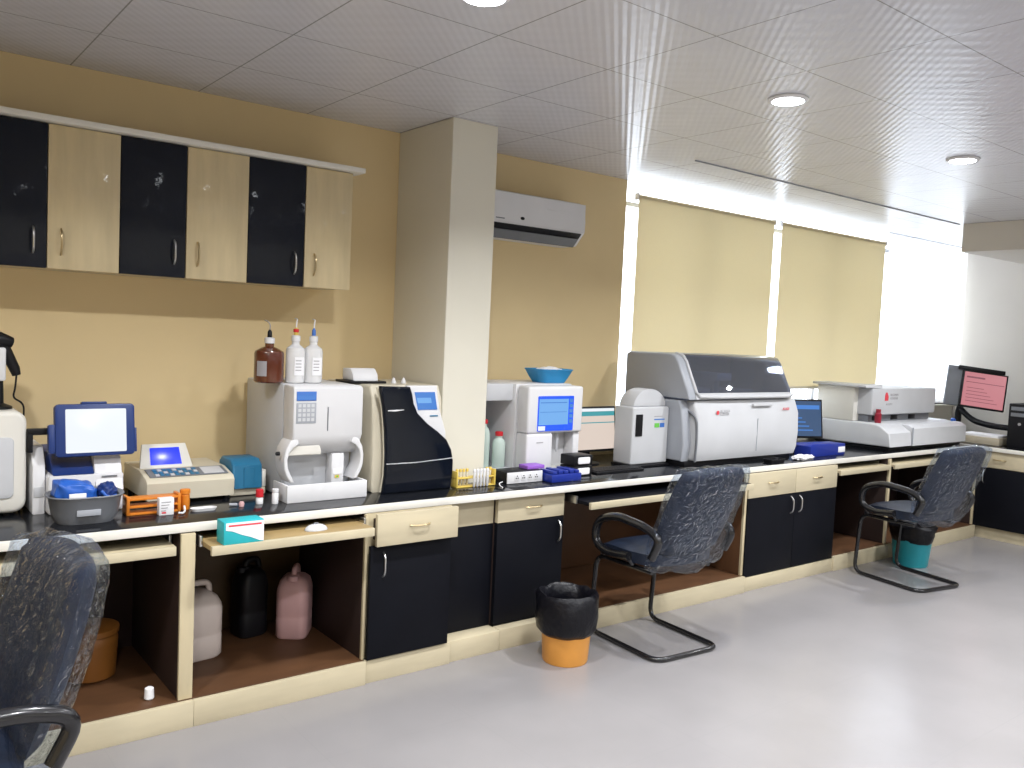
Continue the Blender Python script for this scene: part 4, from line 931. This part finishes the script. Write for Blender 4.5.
def chair(label, loc, rz, seed, hw=.21, lean=.19):
    """cantilever visitor chair facing +Y locally"""
    t = thing('visitor_chair', label, 'chair', loc, rz, 'plastic-wrapped cantilever chairs')
    W2 = WM[t.name]
    def D(b, nm, par=t, ang=38):
        b.bm.transform(W2); return b.done(nm, par, ang)
    r = .0125
    path = fillet([(-hw+.02, -.17, .415), (-hw, .22, .415), (-hw, .25, .0130), (-hw, -.25, .0130), (hw, -.25, .0130), (hw, .25, .0130), (hw, .22, .415), (hw-.02, -.17, .415)], .07, 7)
    D(B().tube(path, r, 'frame', 12), 'base_frame')
    tb = bmesh.new(); bmesh.ops.create_cube(tb, size=1); bmesh.ops.subdivide_edges(tb, edges=list(tb.edges), cuts=5, use_grid_fill=True)
    for v in tb.verts:
        x, y, z = v.co*2; xx = x*math.sqrt(1-.3*y*y); yy = y*math.sqrt(1-.3*x*x)
        v.co = Vector((xx*.235, .02+yy*.225, .470+z*.04*math.sqrt(max(0.05, 1-.55*max(abs(x), abs(y))**4))-.03*max(0, y)**3))
    b = B(); b._take(tb, 'chair'); D(b, 'seat', ang=70)
    b = B(); shell(b, 'chair', .455, .485, .950, .08, lean, -.20, 18, rnd=.40); bk = D(b, 'backrest', ang=70)
    for s_ in (-1, 1):
        ax = s_*.245
        pts = fillet([(ax, -.215, .50), (ax, -.27, .60), (ax, -.17, .638), (ax, .05, .655), (ax, .19, .60), (ax, .205, .49), (ax, .10, .455), (ax, -.06, .475)], .09, 6)
        b = B(); b.tube(pts, [.021]*len(pts), 'frame', 12, flat=1.0)
        b.tube([(ax, .17, .47), (ax*.86, .16, .43)], .012, 'frame', 8); b.tube([(ax, -.05, .473), (ax*.86, -.05, .43)], .012, 'frame', 8)
        D(b, 'armrest')
    b = B(); shell(b, 'film', .475, .470, .962, .120, lean+.005, -.20, 46, .012, seed, flare=.06, skirt=.07, rnd=.30); D(b, 'plastic_wrap', ang=180)['label'] = 'clear crinkled plastic wrap'
    return t
chair('middle plastic-wrapped black cantilever chair, in front of the pulled-out shelf', (3.245, 2.895, 0), math.radians(-4), 1.3)
chair('farthest plastic-wrapped black cantilever chair, beside the teal bin', (5.60, 2.79, 0), math.radians(-10), 5.1)
chair('nearest plastic-wrapped black chair, at the left corner of the picture', (.125, 2.32, 0), math.radians(98), 9.7, lean=.14)

# ------------------------------------------------------------------ bins
def bin_(label, x, y, r0, r1, h, m, bagm, zb, bw, seed):
    t = thing('waste_bin', label, 'bin', (x, y, 0), 0, 'waste bins with black liners')
    B().lathe(x, y, [(r0*.96, 0), (r0, .008), (r1, h-.012), (r1*1.05, h-.01), (r1*1.05, h), (r1*.97, h), (r0*.95, .012)], m, 36).done('bucket', t)
    prof = [(bw*.80, zb), (bw*.92, zb+.02), (bw*1.02, zb+.07), (bw*1.0, zb+(h-zb)*.7), (r1*1.16, h+.012), (r1*1.04, h+.03), (r1*.9, h+.018), (r1*.85, h-.04), (r1*.8, h*.5), (r0*.7, .03)]
    B().lathe(x, y, prof, 'bag', 56, wob=.09).done('liner', t, 60)
    return t
bin_('tan orange waste bin with black liner beside the middle wrapped chair', 2.685, 2.935, .108, .125, .30, 'binor', 'bag', .135, .150, 0)
bin_('teal waste bin with black liner behind the farthest wrapped chair', 6.03, 2.985, .115, .14, .27, 'teal', 'bag', .16, .146, 3)

# ------------------------------------------------------------------ daylight, camera
w = bpy.data.worlds.new('daylight'); S.world = w; w.use_nodes = True
bg = w.node_tree.nodes['Background']; bg.inputs['Color'].default_value = (.93, .97, 1., 1); bg.inputs['Strength'].default_value = 3.4

F = 855.83; yaw, pitch, roll = .6634, -.0599, .04512
cam = bpy.data.cameras.new('camera'); co = bpy.data.objects.new('camera', cam); C.objects.link(co)
cam.sensor_fit = 'HORIZONTAL'; cam.sensor_width = 36; cam.lens = 36*F/1024; cam.clip_start = .02
f = Vector((math.sin(yaw)*math.cos(pitch), math.cos(yaw)*math.cos(pitch), math.sin(pitch)))
r0 = f.cross(Vector((0, 0, 1))).normalized(); u0 = r0.cross(f)
r = math.cos(roll)*r0+math.sin(roll)*u0; u = -math.sin(roll)*r0+math.cos(roll)*u0
mw = Matrix((r, u, -f)).transposed().to_4x4(); mw.translation = (0, 0, 1.53); co.matrix_world = mw
S.camera = co
S.view_settings.view_transform = 'Standard'; S.view_settings.look = 'None'; S.view_settings.gamma = 1; S.view_settings.use_curve_mapping = False
S.view_settings.exposure = .46
S.cycles.use_denoising = True
S.cycles.max_bounces = 8; S.cycles.diffuse_bounces = 5; S.cycles.transparent_max_bounces = 16
